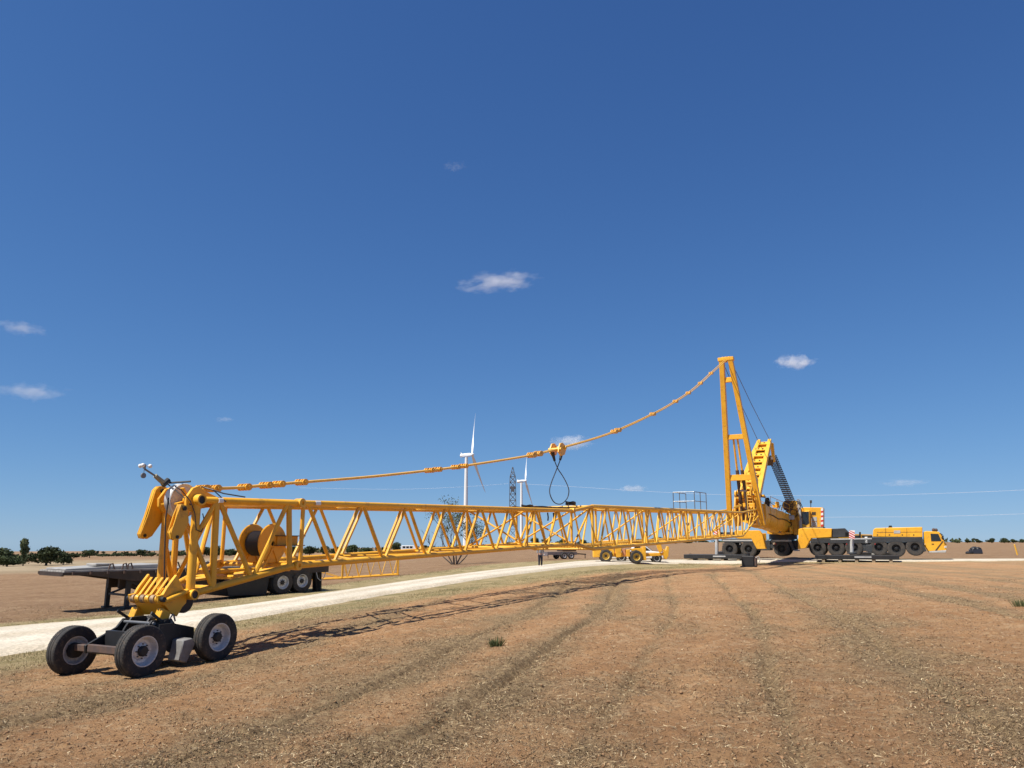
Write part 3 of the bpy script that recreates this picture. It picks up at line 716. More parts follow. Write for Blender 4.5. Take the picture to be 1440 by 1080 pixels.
# ------------------------------------------------------------------ wheeled dolly under the tip
gD = -.76
wl, wf_, wr_ = P(103, 912, 15.6), P(197, 918, 14.3), P(303, 904, 16.0)
ctr = Vector(((wl.x + wr_.x) / 2, (wl.y + wr_.y) / 2, 0)); ctr.z = tz(ctr.x, ctr.y)
dolly = empty('wheel_dolly', ctr); tag(dolly, 'black four-wheeled dolly with silver rims carrying the boom tip', 'dolly')
TR, WBh, RW = .98, .84, .455
rz_d = math.atan2(DH.y, DH.x)                              # local X along boom, local +Y away from the camera
wp = make_wheel(RW, .28, .262, ALU, RUB, 112, .007, dolly, dish=.18)
k = 0
for a in (-1, 1):
    for b in (-1, 1):
        pos = ctr + DH * WBh * a + NV * TR * b; pos.z = tz(pos.x, pos.y) + RW - .015
        place_wheel(wp, dolly, pos, rz_d + (0 if b < 0 else math.pi), k == 0); k += 1
def DP(s, n, z): return ctr + DH * s + NV * n + Z3 * z
for a in (-1, 1):
    MB().beam(DP(WBh * a, -TR + .12, RW - .02), DP(WBh * a, TR - .12, RW - .02), .13, .12).build('axle', RUST if a < 0 else BLK, dolly, bevel=.01)
for b in (-1, 1):
    o_ = NV * .05
    pts = [DP(s, .42 * b, z) for s, z in ((-.95, .36), (-.97, .50), (-.35, .78), (-.22, .93), (.22, .93), (.35, .78), (.97, .54), (.95, .36))]
    MB().prism(pts, o_).build('side_frame', BLK, dolly, bevel=.006)
    pts = [DP(s, .26 * b, z) for s, z in ((-.5, .36), (-.28, .78), (-.16, .96), (.16, .96), (.28, .78), (.5, .36))]
    MB().prism(pts, o_).build('pin_bracket', BLK, dolly, bevel=.006)
MB().box(DP(0, 0, .42), DH * .95, NV * .40, Z3 * .05).build('chassis_plate', BLK, dolly, bevel=.01)
MB().box(DP(-.55, 0, .60), DH * .05, NV * .40, Z3 * .14).build('cross_plate', BLK, dolly); MB().box(DP(.55, 0, .60), DH * .05, NV * .40, Z3 * .14).build('cross_plate', BLK, dolly)
for s in (-.2, .2): MB().tube(DP(s, -.46, .87), DP(s, .46, .87), .03, n=10).build('bolt', GRYSTEEL, dolly)
MB().prism([DP(.06, -.92, .18), DP(.24, -.92, .12), DP(.42, -.92, .46), DP(.33, -.92, .58), DP(.12, -.92, .56)], NV * .34).build('step_box', mat('dusty_grey_box', (.23, .225, .215), .75, col2=(.16, .15, .14), vscale=5, dirt=(.2, .14, .09), dirt_amt=.3), dolly, bevel=.02)
MB().prism([DP(.12, -.62, .30), DP(.66, -.62, .30), DP(.6, -.62, .74), DP(.1, -.62, .86), DP(-.2, -.62, .86), DP(-.2, -.62, .5)], NV * .06).build('guard_plate', BLK, dolly)
MB().beam(DP(-WBh - .16, -TR + .25, RW + .02), DP(-WBh - .16, .25, RW + .02), .09, .13).build('front_bar', RUST, dolly, bevel=.008)
for b in (-1, 1):
    MB().path([DP(.1, .5 * b, .93), DP(.16, .52 * b, 1.02), DP(.2, .5 * b, .98), DP(.24, .5 * b, .88)], .016, 6).build('chain', GRYSTEEL, dolly)
    MB().beam(DP(-.05, .46 * b, .90), DP(-.32, .5 * b, 1.08), .03, .05).build('lock_lever', BLK, dolly)

# ------------------------------------------------------------------ pendant line from the boom tip to the mast top
nC = WA / 2
PEND = [(283, 687), (300, 687), (332, 686), (372, 682.5), (420, 678.5), (520, 670.5), (604, 661.5), (640, 657), (700, 648), (750, 639.5), (784, 631), (830, 618.5), (865, 606.5), (905, 588.5), (940, 570.5), (975, 547.5), (1001, 524), (1021, 506)]
pp = [BP.hit(u, v, nC) for u, v in PEND]
MTOP = pp[-1].copy()
pend = empty('pendant_line', pp[0]); tag(pend, 'pale yellow pendant bars sagging from the boom tip up to the tall mast', 'pendant line')
pc = []
for i in range(len(pp) - 1):
    p = [pp[max(0, min(len(pp) - 1, i + j))] for j in (-1, 0, 1, 2)]
    for q in range(4):
        t = q / 4; pc.append(.5 * ((2 * p[1]) + (-p[0] + p[2]) * t + (2 * p[0] - 5 * p[1] + 4 * p[2] - p[3]) * t * t + (-p[0] + 3 * p[1] - 3 * p[2] + p[3]) * t ** 3))
pc.append(pp[-1])
for dn in (-.09, .09): MB().path([p + NV * dn for p in pc], .034, 8).build('pendant_bar', YELP, pend)
def pend_at(u): 
    for a, b in zip(pc, pc[1:]):
        if proj_u(a) <= u <= proj_u(b): return on_seg(a, b, u), (b - a).normalized()
    return pc[-1], D3
for u in (285, 301, 344, 374, 392, 424, 604, 615, 641, 652, 748, 757, 864, 869, 918, 950, 968, 985, 1000):
    p, t = pend_at(u); m = MB(); sc_ = .082 if u < 700 else .115; L_ = .075 if u < 700 else .15
    for dn in (-.13, -.05, .05, .13):
        up_ = NV.cross(t).normalized()
        q = [p + NV * (dn - .015) + t * L_ * x + up_ * sc_ * y for x, y in ((-1.4, -.3), (-.7, -.9), (0, -1), (.7, -.9), (1.4, -.3), (1.4, .3), (.7, .9), (0, 1), (-.7, .9), (-1.4, .3))]
        m.prism(q, NV * .03)
    m.tube(p - NV * .17, p + NV * .17, .036, n=10); m.build('pendant_link', YELP if u > 700 else YEL, pend)
p, t = pend_at(784); up_ = NV.cross(t).normalized(); up_ = up_ if up_.z > 0 else -up_
for dn in (-.2, .2):
    q = [p + NV * (dn - .03) + t * x + up_ * y for x, y in ((-.42, -.12), (-.3, .10), (-.12, .24), (.12, .24), (.32, .12), (.42, -.1), (.2, -.3), (-.2, -.3))]
    MB().prism(q, NV * .06).build('yoke_plate', YEL, pend, bevel=.01)
for x in (-.26, .26): MB().tube(p + t * x - NV * .3, p + t * x + NV * .3, .07, n=12).build('yoke_pin', YEL2, pend)
# wire sling hanging in a loop from the yoke
sl_px = [(777, 640), (781, 651), (785, 660), (791, 669), (797, 680), (800, 690), (798, 700), (792, 707), (786, 709), (779, 706), (774, 697), (773, 688), (776, 677), (780, 667), (784, 657), (787, 649), (790, 640)]
spts = [BP.hit(u, v, nC + .12 * math.cos(i)) for i, (u, v) in enumerate(sl_px)]
sling = empty('wire_sling', spts[0]); tag(sling, 'black wire rope sling hanging in a loop from the pendant yoke', 'wire sling')
MB().path(catmull([tuple(v) for v in spts], 5), .022, 6).build('wire_rope', WIRE, sling)
for a, b in ((0, 1), (-1, -2)):
    MB().tube(spts[a] + Z3 * .12, spts[b].lerp(spts[a], .25), .085, .05, n=12).build('socket', BLK, sling)

# ------------------------------------------------------------------ MOBILE CRANE
_a, _b = P(1012, 770, 80.8), P(1331, 770, 71.8)
CPl = VPlane(_a, (_b - _a)); CX, CN = CPl.d, CPl.n          # CX rear -> front, CN away from the camera; off 0 = near side of the carrier
def K(u, v, off=0.0): return CPl.hit(u, v, off)
crane_base = K(1170, 780, 1.5); crane_base.z = tz(crane_base.x, crane_base.y)
crane = empty('mobile_crane', crane_base); tag(crane, 'yellow nine-axle mobile crane with tall mast standing on outriggers and mats', 'crane')
def kp(name, px, off, depth, m, parent=None, bevel=.02):
    return MB().prism([K(u, v, off) for u, v in px], CN * depth).build(name, m, parent or crane, bevel=bevel)
def kbox(mb, u0, v0, u1, v1, off, depth): return mb.prism([K(u, v, off) for u, v in ((u0, v0), (u1, v0), (u1, v1), (u0, v1))], CN * depth)
CW = 3.0
# chassis
kp('chassis', ((1016, 764), (1062, 764), (1066, 766), (1120, 766), (1124, 764), (1296, 762), (1296, 770), (1016, 771)), .55, 1.9, DGR)
kp('fender', ((1016, 757.5), (1060, 757.5), (1066, 766), (1068, 771), (1064, 771), (1058, 763), (1018, 763)), 0.0, CW, DGR)
kp('fender_trim', ((1016, 759), (1058, 759), (1058, 761), (1016, 761)), -.02, .02, LGR, bevel=0)
kp('fender', ((1084, 758.5), (1112, 758.5), (1118, 774), (1114, 774), (1109, 763), (1084, 763)), 0.02, CW - .04, DGR)
kp('fender_trim', ((1086, 759.6), (1113, 759.6), (1113, 761.4), (1086, 761.4)), -.01, .02, LGR, bevel=0)
kp('step', ((1116, 773.5), (1124, 773.5), (1124, 775), (1116, 775)), -.05, .5, LGR, bevel=0)
kp('fender', ((1140, 757.5), (1226, 756.5), (1226, 764), (1168, 764), (1140, 763)), 0.0, CW, DGR)
kp('fender_trim', ((1168, 757.3), (1226, 756.3), (1226, 758.3), (1168, 759.3)), -.02, .02, LGR, bevel=0)
kp('fender', ((1226, 755.5), (1297, 755), (1299, 766), (1303, 775), (1300, 776), (1293, 762), (1226, 762.5)), 0.0, CW, DGR)
kp('engine_cover', ((1228, 745), (1231, 742.5), (1297, 741), (1297.5, 756), (1227, 755)), .12, CW - .24, YEL, bevel=.05)
kp('emblem_plate', ((1257, 746), (1266, 745.8), (1266, 750), (1257, 750.2)), .10, .02, LGR, bevel=0)
kp('cover_seam', ((1233, 748.6), (1296, 747.8), (1296, 748.3), (1233, 749.1)), .11, .02, RUST, bevel=0)
kp('exhaust_stack', ((1250, 739), (1254, 739), (1255, 742.3), (1249, 742.4)), .8, .5, BLK)
# driver cab
cabp = kp('driver_cab', ((1299.5, 748), (1302, 746.8), (1321, 747.8), (1327, 760), (1331.5, 766), (1331, 774), (1306, 775.5), (1300, 766)), .06, CW - .12, YEL, bevel=.04)
kp('side_window', ((1308.5, 750.5), (1319.5, 750.8), (1324, 761), (1309.5, 761.2)), .045, .03, GLS, cabp, bevel=0)
kp('windscreen', ((1322.6, 749.8), (1323.3, 749.6), (1329.3, 761.2), (1328.6, 761.6)), .25, CW - .5, GLS, cabp, bevel=0)
kp('bumper', ((1306, 775.3), (1331, 773.6), (1330, 777), (1307, 777.2)), .04, CW - .08, LGR)
kp('door_handle', ((1310, 764.5), (1313, 764.5), (1313, 765.3), (1310, 765.3)), .02, .04, BLK, cabp, bevel=0)
kp('mirror', ((1324.5, 753), (1327, 753), (1327, 758), (1324.5, 758)), -.25, .12, BLK, cabp)
kp('mirror_arm', ((1321, 750), (1326, 751.5), (1326, 752.3), (1321, 751)), -.2, .08, BLK, cabp, bevel=0)
m = MB(); m.blob(K(1313, 745.4, .8), .16, .16, .18, 10, 6).blob(K(1316.5, 745.4, 1.6), .14, .14, .16, 10, 6); m.build('beacon', RUST, cabp)
kp('headlight', ((1328, 768), (1331.6, 767.5), (1331.6, 770.5), (1328, 771)), .02, .3, LGR, cabp)
kp('headlight', ((1328, 768), (1331.6, 767.5), (1331.6, 770.5), (1328, 771)), CW - .32, .3, LGR, cabp)
kp('door_pillar', ((1325, 761), (1326.6, 761), (1317, 774), (1315, 774)), .03, .035, BRN, cabp, bevel=0)
# wheels
cw = make_wheel(.79, .46, .38, BLK, RUB2, 36, .02, crane, dish=.35, bolts=10)
rzc = math.atan2(CX.y, CX.x); k = 0
for u, v in ((1026.5, 772), (1053, 772), (1099.5, 771), (1150, 770.5), (1176, 770.5), (1201, 770), (1236, 769.5), (1260.5, 771.5), (1287, 769.5)):
    for off, rz in ((.24, rzc), (CW - .24, rzc + math.pi)):
        p = K(u, v, .24)
        if off > 1: p = p + CN * (CW - .48)
        place_wheel(cw, crane, p, rz, k == 0); k += 1
for u in (1026.5, 1053, 1099.5, 1150, 1176, 1201, 1236, 1260.5, 1287):
    p = K(u, 771, .3); MB().tube(p, p + CN * (CW - .6), .14, n=10).build('axle', BLK, crane)
# mid-chassis equipment
for (u0, v0, u1, v1, off, dp, mt) in ((1063, 760, 1083, 774, .5, 2.0, DGR), (1114, 760, 1123, 772, .4, 2.2, BLK), (1212, 757, 1221, 775, .1, .6, DGR), (1216, 755, 1220, 764, .0, .3, WHT), (1218, 766, 1227, 776, .0, .4, DGR), (1212, 753, 1226, 756, .3, 2.2, BLK), (1208, 748, 1210.5, 757, .7, .3, BLK), (1196, 753, 1208, 757, .4, 2.0, BLK)):
    MB().prism([K(u, v, off) for u, v in ((u0, v0), (u1, v0), (u1, v1), (u0, v1))], CN * dp).build('chassis_box', mt, crane, bevel=.03)
# outriggers: swung arms with jacks
def outrigger(armpx, telepx, plate_u, plate_v, jack_v0, jack_v1, off, far):
    o = MB().prism([K(u, v, off) for u, v in armpx], CN * .9).build('outrigger_arm', YEL, crane, bevel=.04)
    for pts, mm in telepx: MB().prism([K(u, v, off + .12) for u, v in pts], CN * .66).build('outrigger_extension', mm, crane, bevel=.03)
    c = K(plate_u, jack_v0, off + .4); d = K(plate_u, jack_v1, off + .4)
    MB().tube(c, d, .17, n=14).build('jack', LGR, crane); MB().tube(d.lerp(c, .25), d, .12, n=14).build('jack_rod', GRYSTEEL, crane)
    MB().lathe([(.02, 0), (.42, 0), (.42, .09), (.14, .16), (.14, .25), (.02, .25)], d - Z3 * .02, Z3, 20).build('jack_foot', DGR, crane)
    # striped marker board
    w_, h_ = 4.0, 12.5
    brd = MB().prism([K(u, v, off - .12) for u, v in ((plate_u - w_, plate_v - h_ / 2), (plate_u + w_, plate_v - h_ / 2), (plate_u + w_, plate_v + h_ / 2), (plate_u - w_, plate_v + h_ / 2))], CN * .05).build('marker_board', WHT, crane)
    for j in range(4):
        y0 = plate_v - h_ / 2 + j * 3.4 - 1.2
        q = [(plate_u - w_, y0), (plate_u + w_, y0 + 4.4), (plate_u + w_, y0 + 6.0), (plate_u - w_, y0 + 1.6)]
        q = [(u, min(max(v, plate_v - h_ / 2), plate_v + h_ / 2)) for u, v in q]
        if q[3][1] - q[0][1] < .3 and q[2][1] - q[1][1] < .3: continue
        MB().prism([K(u, v, off - .135) for u, v in q], CN * .013).build('stripe', REDS, brd)
outrigger(((1032.5, 746), (1067, 745.8), (1072, 752), (1077, 772), (1064, 772), (1056, 757), (1034, 757)), ((((1008, 748.5), (1034, 748), (1034, 756), (1008, 757)), DGR),), 1008, 748, 752, 782.5, -3.4, False)
outrigger(((1123, 744), (1129, 742.3), (1170, 743.2), (1169.5, 755.5), (1141, 757), (1133, 771), (1122, 772)), ((((1170, 743.5), (1188, 742.8), (1196, 751), (1196, 755), (1170, 756)), DGR), (((1188, 748), (1199, 749), (1199, 755), (1188, 755)), BLK)), 1198, 752, 755, 778.5, -3.4, False)
# far-side outriggers
for u0, u1, uj in ((1075, 1040, 1036), (1150, 1225, 1228)):
    a = K(u0, 755, CW); b = K(u1, 757, CW + 3.6)
    MB().beam(a, b, .5, .75).build('outrigger_arm', YEL, crane, bevel=.03)
    g = b.copy(); g.z = tz(b.x, b.y) + .62; MB().tube(b, g, .16, n=12).build('jack', LGR, crane); MB().lathe([(.02, 0), (.42, 0), (.42, .09), (.02, .12)], g - Z3 * .02, Z3, 18).build('jack_foot', DGR, crane)

# superstructure, aligned with the boom
SL = P(1101, 752, 79.3)                                       # slewing centre
MB().lathe([(.3, -.45), (1.35, -.45), (1.35, .02), (1.25, .06), (.3, .06)], SL, Z3, 36).build('slewing_ring', BLK, crane)
def S(a, n, z): return SL + DH * a + NV * n + Z3 * z         # a: backwards from the centre, n: away from the camera, z above the ring
for n in (-1.15, 1.0):
    pts = [S(a, n, z) for a, z in ((-2.2, .08), (3.2, .08), (4.4, .5), (4.4, 1.4), (3.0, 2.4), (2.0, 2.5), (.4, 1.2), (-2.2, .7))]
    MB().prism(pts, NV * .16).build('side_plate', YEL, crane, bevel=.02)
MB().box(S(.8, 0, .14), DH * 3.2, NV * 1.0, Z3 * .1).build('bed_plate', YEL, crane, bevel=.02)
# telescopic boom: oval-bottomed box girder from the pivot to the head at the lattice foot
foot = BN(sF, WA / 2, BP.hit(1069, 719, 0).z - BN(sF, 0, 0).z)
bt = S(2.2, -.5, .72); bh = foot + DH * .3 - Z3 * .1
ax_ = (bh - bt).normalized(); si = NV.copy(); upv = ax_.cross(si).normalized(); upv = upv if upv.z > 0 else -upv
def girder(mb, p, q, w_, h_, n=14):
    ring = []
    for k in range(n + 1):
        t = math.pi * (1 + k / n); ring.append((math.cos(t) * w_ / 2, math.sin(t) * h_ * .45 - h_ * .05))
    ring += [(w_ / 2, h_ * .45), (w_ / 2 - .06, h_ / 2), (-w_ / 2 + .06, h_ / 2), (-w_ / 2, h_ * .45)]
    return mb.prism([p + si * x + upv * y for x, y in ring], q - p)
girder(MB(), bt, bt.lerp(bh, .82), 1.75, 2.0).build('telescopic_boom', YEL, crane)
girder(MB(), bt.lerp(bh, .8), bh, 1.55, 1.75).build('boom_section', YEL, crane)
girder(MB(), bt.lerp(bh, .79), bt.lerp(bh, .825), 1.9, 2.15).build('boom_collar', YEL2, crane)
girder(MB(), bt.lerp(bh, .4), bt.lerp(bh, .42), 1.82, 2.07).build('boom_collar', YEL2, crane)
MB().tube(bt - NV * 1.2, bt + NV * 1.2, .22, n=18).build('boom_pivot', DGR, crane)
for n in (-.35, .35):
    a = S(-1.2, n, .3); b = bt.lerp(bh, .42) + NV * n - upv * .85
    MB().tube(a, a.lerp(b, .62), .24, n=16).build('luffing_cylinder', YEL, crane); MB().tube(a.lerp(b, .6), b, .15, n=14).build('cylinder_rod', GRYSTEEL, crane)
# boom head carrying the mast and the rear bracket
hd = MB().prism([foot + DH * a + Z3 * z - NV * .95 for a, z in ((-.35, -.25), (.25, -1.25), (1.6, -1.2), (2.2, .3), (1.6, 1.7), (.4, 1.9), (-.1, .8))], NV * .14).prism([foot + DH * a + Z3 * z + NV * .81 for a, z in ((-.35, -.25), (.25, -1.25), (1.6, -1.2), (2.2, .3), (1.6, 1.7), (.4, 1.9), (-.1, .8))], NV * .14)
hd.build('boom_head', YEL, crane, bevel=.02)
for a, z, r_ in ((.2, .1, .38), (1.2, .9, .42), (.6, 1.5, .3)):
    c = foot + DH * a + Z3 * z
    for dn in (-.5, -.25, 0, .25, .5): MB().lathe([(.05, -.05), (r_, -.06), (r_ * .86, 0), (r_, .06), (.05, .05)], c + NV * dn, NV, 24, closed=True).build('head_sheave', YEL2 if dn else RUST, crane)
    MB().tube(c - NV * 1.0, c + NV * 1.0, .09, n=12).build('sheave_axle', DGR, crane)
kp('hose_drum', ((1076, 700), (1081, 699.5), (1082.5, 707), (1081, 718), (1076.5, 717.5), (1075, 708)), -3.5, .35, BLK, bevel=.05)
for q in (((1040, 676), (1066, 690)), ((1036, 700), (1058, 702)), ((1046, 706), (1064, 720))):
    a = BP.hit(*q[0], 1.8); b = BP.hit(*q[1], .4); MB().beam(a, b, .3, .12).build('cross_member', YEL2, crane)
m = MB()                                                    # access ladder up the head
for dn in (0, .45): m.beam(BP.hit(1060.5, 728, .1) + NV * dn, BP.hit(1056.5, 676, .1) + NV * dn, .05, .05)
for k in range(12): 
    c = BP.hit(1060.5, 728, .1).lerp(BP.hit(1056.5, 676, .1), (k + .5) / 12); m.tube(c, c + NV * .45, .02, n=5)
m.build('ladder', YEL2, crane)
# tall mast: two box legs tapering together, three cross beams
mb0 = BP.hit(1073, 738, -.4); mb1 = mb0 + NV * 2.75
mt0 = MTOP - NV * .36 + Z3 * .05; mt1 = MTOP + NV * .36 + Z3 * .05
for a, b in ((mb0, mt0), (mb1, mt1)): MB().beam(a, b, .40, .50, DH).build('mast_leg', YEL, crane, bevel=.02)
MB().beam(mt0 - NV * .3, mt1 + NV * .3, .5, .3).build('mast_head_beam', YEL, crane, bevel=.02)
for t_, h_ in ((.875, .42), (.53, .42), (.285, .5)):
    a = mb0.lerp(mt0, t_); b = mb1.lerp(mt1, t_); MB().beam(a, b, .3, h_).build('mast_cross_beam', YEL, crane, bevel=.02)
for dn in (-.32, 0, .32): MB().lathe([(.04, -.05), (.28, -.06), (.24, 0), (.28, .06), (.04, .05)], MTOP + NV * dn * .8 + Z3 * .02, NV, 20, closed=True).build('mast_sheave', YEL2, crane)
for t_ in (.42, .62):
    a = mb0.lerp(mb1, t_) + Z3 * .3 + DH * .3; b = mb0.lerp(mt0, .52).lerp(mb1.lerp(mt1, .52), t_); MB().tube(a.lerp(b, .02), a.lerp(b, .62), .15, n=12).build('mast_cylinder', RUST, crane); MB().tube(a.lerp(b, .6), b, .085, n=10).build('mast_cylinder_rod', YEL, crane)
# rear bracket: broad ladder-like frame leaning back
rt0, rt1 = BP.hit(1083, 617, .45), BP.hit(1083, 617, .45) + NV * 1.35
rb0, rb1 = BP.hit(1066, 700, .25), BP.hit(1066, 700, .25) + NV * 2.1
rm1 = rb1.lerp(rt1, .72) + NV * .04
rn = ((rt0 - rb0).cross(NV)).normalized(); rn = rn if rn.dot(DH) > 0 else -rn
MB().prism([rb0, rb0 - NV * .1, rt0 - NV * .1 , rt0 + NV * .22, rb0.lerp(rt0, .5) + NV * .3, rb0 + NV * .35], rn * .5).build('bracket_rail', YEL2, crane, bevel=.02)
MB().prism([rb1 - NV * .35, rb1, rm1, rt1 - NV * .1, rt1 - NV * .4, rm1 - NV * .45], rn * .5).build('bracket_rail', YEL2, crane, bevel=.02)
MB().prism([rb0 + rn * .3, rb1 + rn * .3, rm1 + rn * .3, rt1 + rn * .3, rt0 + rn * .3], rn * .06).build('bracket_back_plate', YEL2, crane)
for j in range(9):
    t_ = .04 + j * .108; a = rb0.lerp(rt0, t_) + NV * .2; b = (rb1.lerp(rm1, t_ / .72) if t_ < .72 else rm1.lerp(rt1, (t_ - .72) / .28)) - NV * .25
    up2 = (rt0 - rb0).normalized(); h_ = .5
    MB().prism([a, b, b + up2 * h_, a + up2 * h_], rn * .12).build('bracket_plate', YEL2, crane, bevel=.01)
    MB().tube(a + rn * .3 + up2 * .2, b + rn * .3 + up2 * .2, .08, n=8).build('bracket_tube', RUST if j % 2 else YEL, crane)
    for q in (.3, .68): MB().tube(a.lerp(b, q) + up2 * h_ * .5 - rn * .04, a.lerp(b, q) + up2 * h_ * .5 + rn * .02, .09, n=10).build('hole_shade_disc', BRN, crane)  # dark discs on the solid plate, colour standing in for shaded holes
MB().beam(rt0 + rn * .5 - NV * .1, rt0 + rn * 1.2 + Z3 * -1.3 - NV * .1, .3, .3).build('bracket_arm', YEL2, crane)
MB().beam(rt0.lerp(rb0, .28) + rn * .5, rt0.lerp(rb0, .26) + rn * 1.3 + NV * .2, 1.0, .35).build('bracket_platform', RUST, crane)
# stay ropes from the bracket to the mast top
for dn, q in ((-.35, rt0 + NV * .1), (.35, rt1 - NV * .1)):
    MB().path([q, q.lerp(MTOP + NV * dn, .5) - Z3 * .15, MTOP + NV * dn], .026, 6).build('stay_rope', RUST, crane)
# luffing rope pack from the bracket down to the superstructure
lp0 = BP.hit(1085, 640, .7); lp1 = BP.hit(1112, 706, -.4)
d_ = lp1 - lp0; cs = NV * .42
for j in range(-3, 4): MB().tube(lp0 + cs * j / 3, lp1 + cs * j / 3, .035, n=6).build('luffing_rope', WIRE, crane)
m = MB()
for j in range(24):
    c = lp0.lerp(lp1, (j + .5) / 24); m.beam(c - cs * 1.12, c + cs * 1.12, .09, .09, d_)
m.build('rope_spacer_bars', DGR, crane)
MB().path([lp0 + DH * .4 + Z3 * .8, lp0.lerp(lp1, .5) + DH * .9, lp1 + DH * .8], .03, 6).build('stay_rope', WIRE, crane)
MB().path([rb0 + Z3 * .2, BP.hit(1076, 700, -.6), BP.hit(1090, 712, -1)], .03, 6).build('stay_rope', WIRE, crane)
# winch frame, engine house, crane cab
for (px, off, dp, mt, nm) in ((((1104, 706), (1121, 704), (1124, 716), (1119, 722), (1108, 722), (1103, 714)), .2, 2.2, YEL, 'winch_frame'),
                              (((1112, 722), (1124, 718), (1124, 752), (1116, 752)), .3, 2.3, YEL, 'machine_house'),
                              (((1126, 714.5), (1131, 713.5), (1157, 713.6), (1157, 741), (1126, 744)), .9, 2.0, YEL, 'counterweight_house'),
                              (((1121, 702), (1125, 704), (1128, 744), (1124, 744)), -.1, .25, LGR, 'access_panel')):
    MB().prism([K(u, v, off) for u, v in px], CN * dp).build(nm, mt, crane, bevel=.05)
for c, r_ in ((K(1108, 711, .0), .55), (K(1116, 710, .0), .45)):
    MB().lathe([(.05, 0), (r_, 0), (r_, .08), (r_ * .6, .1), (r_ * .6, 1.6), (r_, 1.62), (r_, 1.7), (.05, 1.7)], c, CN, 24, closed=True).build('winch_drum', RUST if r_ > .5 else YEL2, crane)
oc = kp('operator_cab', ((1126.5, 719), (1138.5, 718), (1139, 741), (1135, 744), (1127, 742)), .1, 1.3, YEL2, bevel=.04)
kp('cab_window', ((1127.6, 720), (1137.3, 719.3), (1137.6, 736), (1133.6, 738.5), (1128, 736.5)), .075, .04, GLS, oc, bevel=0)
kp('cab_window', ((1126.7, 721), (1127, 721), (1127.2, 736), (1126.9, 736)), .2, 1.1, GLS, oc, bevel=0)
kp('sign_plate', ((1142, 727), (1148.5, 727), (1148.5, 733), (1142, 733)), .86, .04, LGR, bevel=0)
kp('panel', ((1141.5, 720), (1147, 720), (1147, 724), (1141.5, 724)), .87, .04, BRN, bevel=0)
kp('panel', ((1142, 734), (1149, 734), (1149, 740), (1142, 740)), .87, .04, LGR, bevel=0)
for j in range(4):
    kp('marker_stripe', ((1154.5, 715 + j * 6.4), (1157.6, 714.5 + j * 6.4), (1157.6, 718 + j * 6.4), (1154.5, 718.5 + j * 6.4)), .85, .06, WHT, bevel=0)
    kp('marker_stripe', ((1154.5, 718.5 + j * 6.4), (1157.6, 718 + j * 6.4), (1157.6, 720.9 + j * 6.4), (1154.5, 721.4 + j * 6.4)), .85, .06, REDS, bevel=0)
kp('ledge', ((1124, 741.5), (1157.5, 741), (1157.5, 743), (1124, 744)), .0, 2.6, WOOD, bevel=.01)
m = MB(); kbox(m, 1139.6, 706, 1140.6, 714, 1.2, .1); kbox(m, 1138.8, 703.5, 1141.4, 707.5, 1.1, .3); m.build('camera_mast', DGR, crane)
m = MB()                                                     # ladder by the cab
for u in (1113.4, 1118.6): m.beam(K(u, 728, -.05), K(u + 1.2, 745, -.05), .05, .05)
for j in range(6): m.beam(K(1113.4 + j * .2, 729.5 + j * 2.8, -.05), K(1118.6 + j * .2, 729.5 + j * 2.8, -.05), .04, .05)
m.build('ladder', YEL2, crane)
m = MB()                                                     # hand rails
for u in (1121, 1123.5, 1126): m.tube(K(u, 714, -.1), K(u, 702, -.1), .025, n=5)
m.tube(K(1121, 702, -.1), K(1126, 702, -.1), .025, n=5).tube(K(1121, 708, -.1), K(1126, 708, -.1), .025, n=5); m.build('hand_rail', LGR, crane)

# steelwork, hoses and rails crowding the boom head and the superstructure
rc_ = random.Random(4)
for k in range(26):
    u = rc_.uniform(1034, 1072); v = rc_.uniform(678, 738); n0 = rc_.uniform(.1, 2.2); a = BP.hit(u, v, n0)
    L2 = rc_.uniform(.4, 1.5); kind = rc_.choice(('strut', 'strut', 'gusset_plate', 'pipe', 'sheave'))
    if kind == 'strut': MB().beam(a, a + Z3 * L2 * rc_.uniform(-.8, .8) + NV * rc_.uniform(-.6, .6) + DH * rc_.uniform(-.5, .5), .12, .14).build('strut', rc_.choice((YEL, YEL2, YEL2, RUST)), crane)
    elif kind == 'gusset_plate': MB().prism([a, a + DH * .5, a + DH * .6 + Z3 * .5, a + Z3 * .7], NV * .08).build('gusset_plate', rc_.choice((YEL, YEL2)), crane, bevel=.01)
    elif kind == 'pipe': MB().path([a, a + Z3 * .5 + NV * .1, a + Z3 * .9 + DH * .4, a + Z3 * 1.3 + DH * .5], .045, 6).build('hydraulic_hose', rc_.choice((BLK, LGR, RUST)), crane)
    else: MB().lathe([(.04, -.05), (.26, -.06), (.22, 0), (.26, .06), (.04, .05)], a, NV, 18, closed=True).build('sheave', rc_.choice((YEL2, WHT2, BRN)), crane)
for k in range(24):
    u = rc_.uniform(1086, 1126); v = 704 + (u - 1086) * .2 + rc_.uniform(0, 30); a = K(u, v, rc_.uniform(-.5, .4))
    kind = rc_.choice(('frame_bar', 'valve_block', 'hose'))
    if kind == 'frame_bar': MB().beam(a, a + Z3 * rc_.uniform(-1.0, 1.2) + CX * rc_.uniform(-.8, .8), .09, .1).build('frame_bar', rc_.choice((YEL, YEL2, LGR)), crane)
    elif kind == 'valve_block': MB().box(a, CX * rc_.uniform(.12, .3), CN * .2, Z3 * rc_.uniform(.1, .3)).build('valve_block', rc_.choice((YEL, BRN, DGR, LGR)), crane, bevel=.02)
    else: MB().path([a, a + Z3 * .4 + CX * .2, a + Z3 * .3 + CX * .6, a - Z3 * .3 + CX * .8], .04, 6).build('hydraulic_hose', BLK, crane)
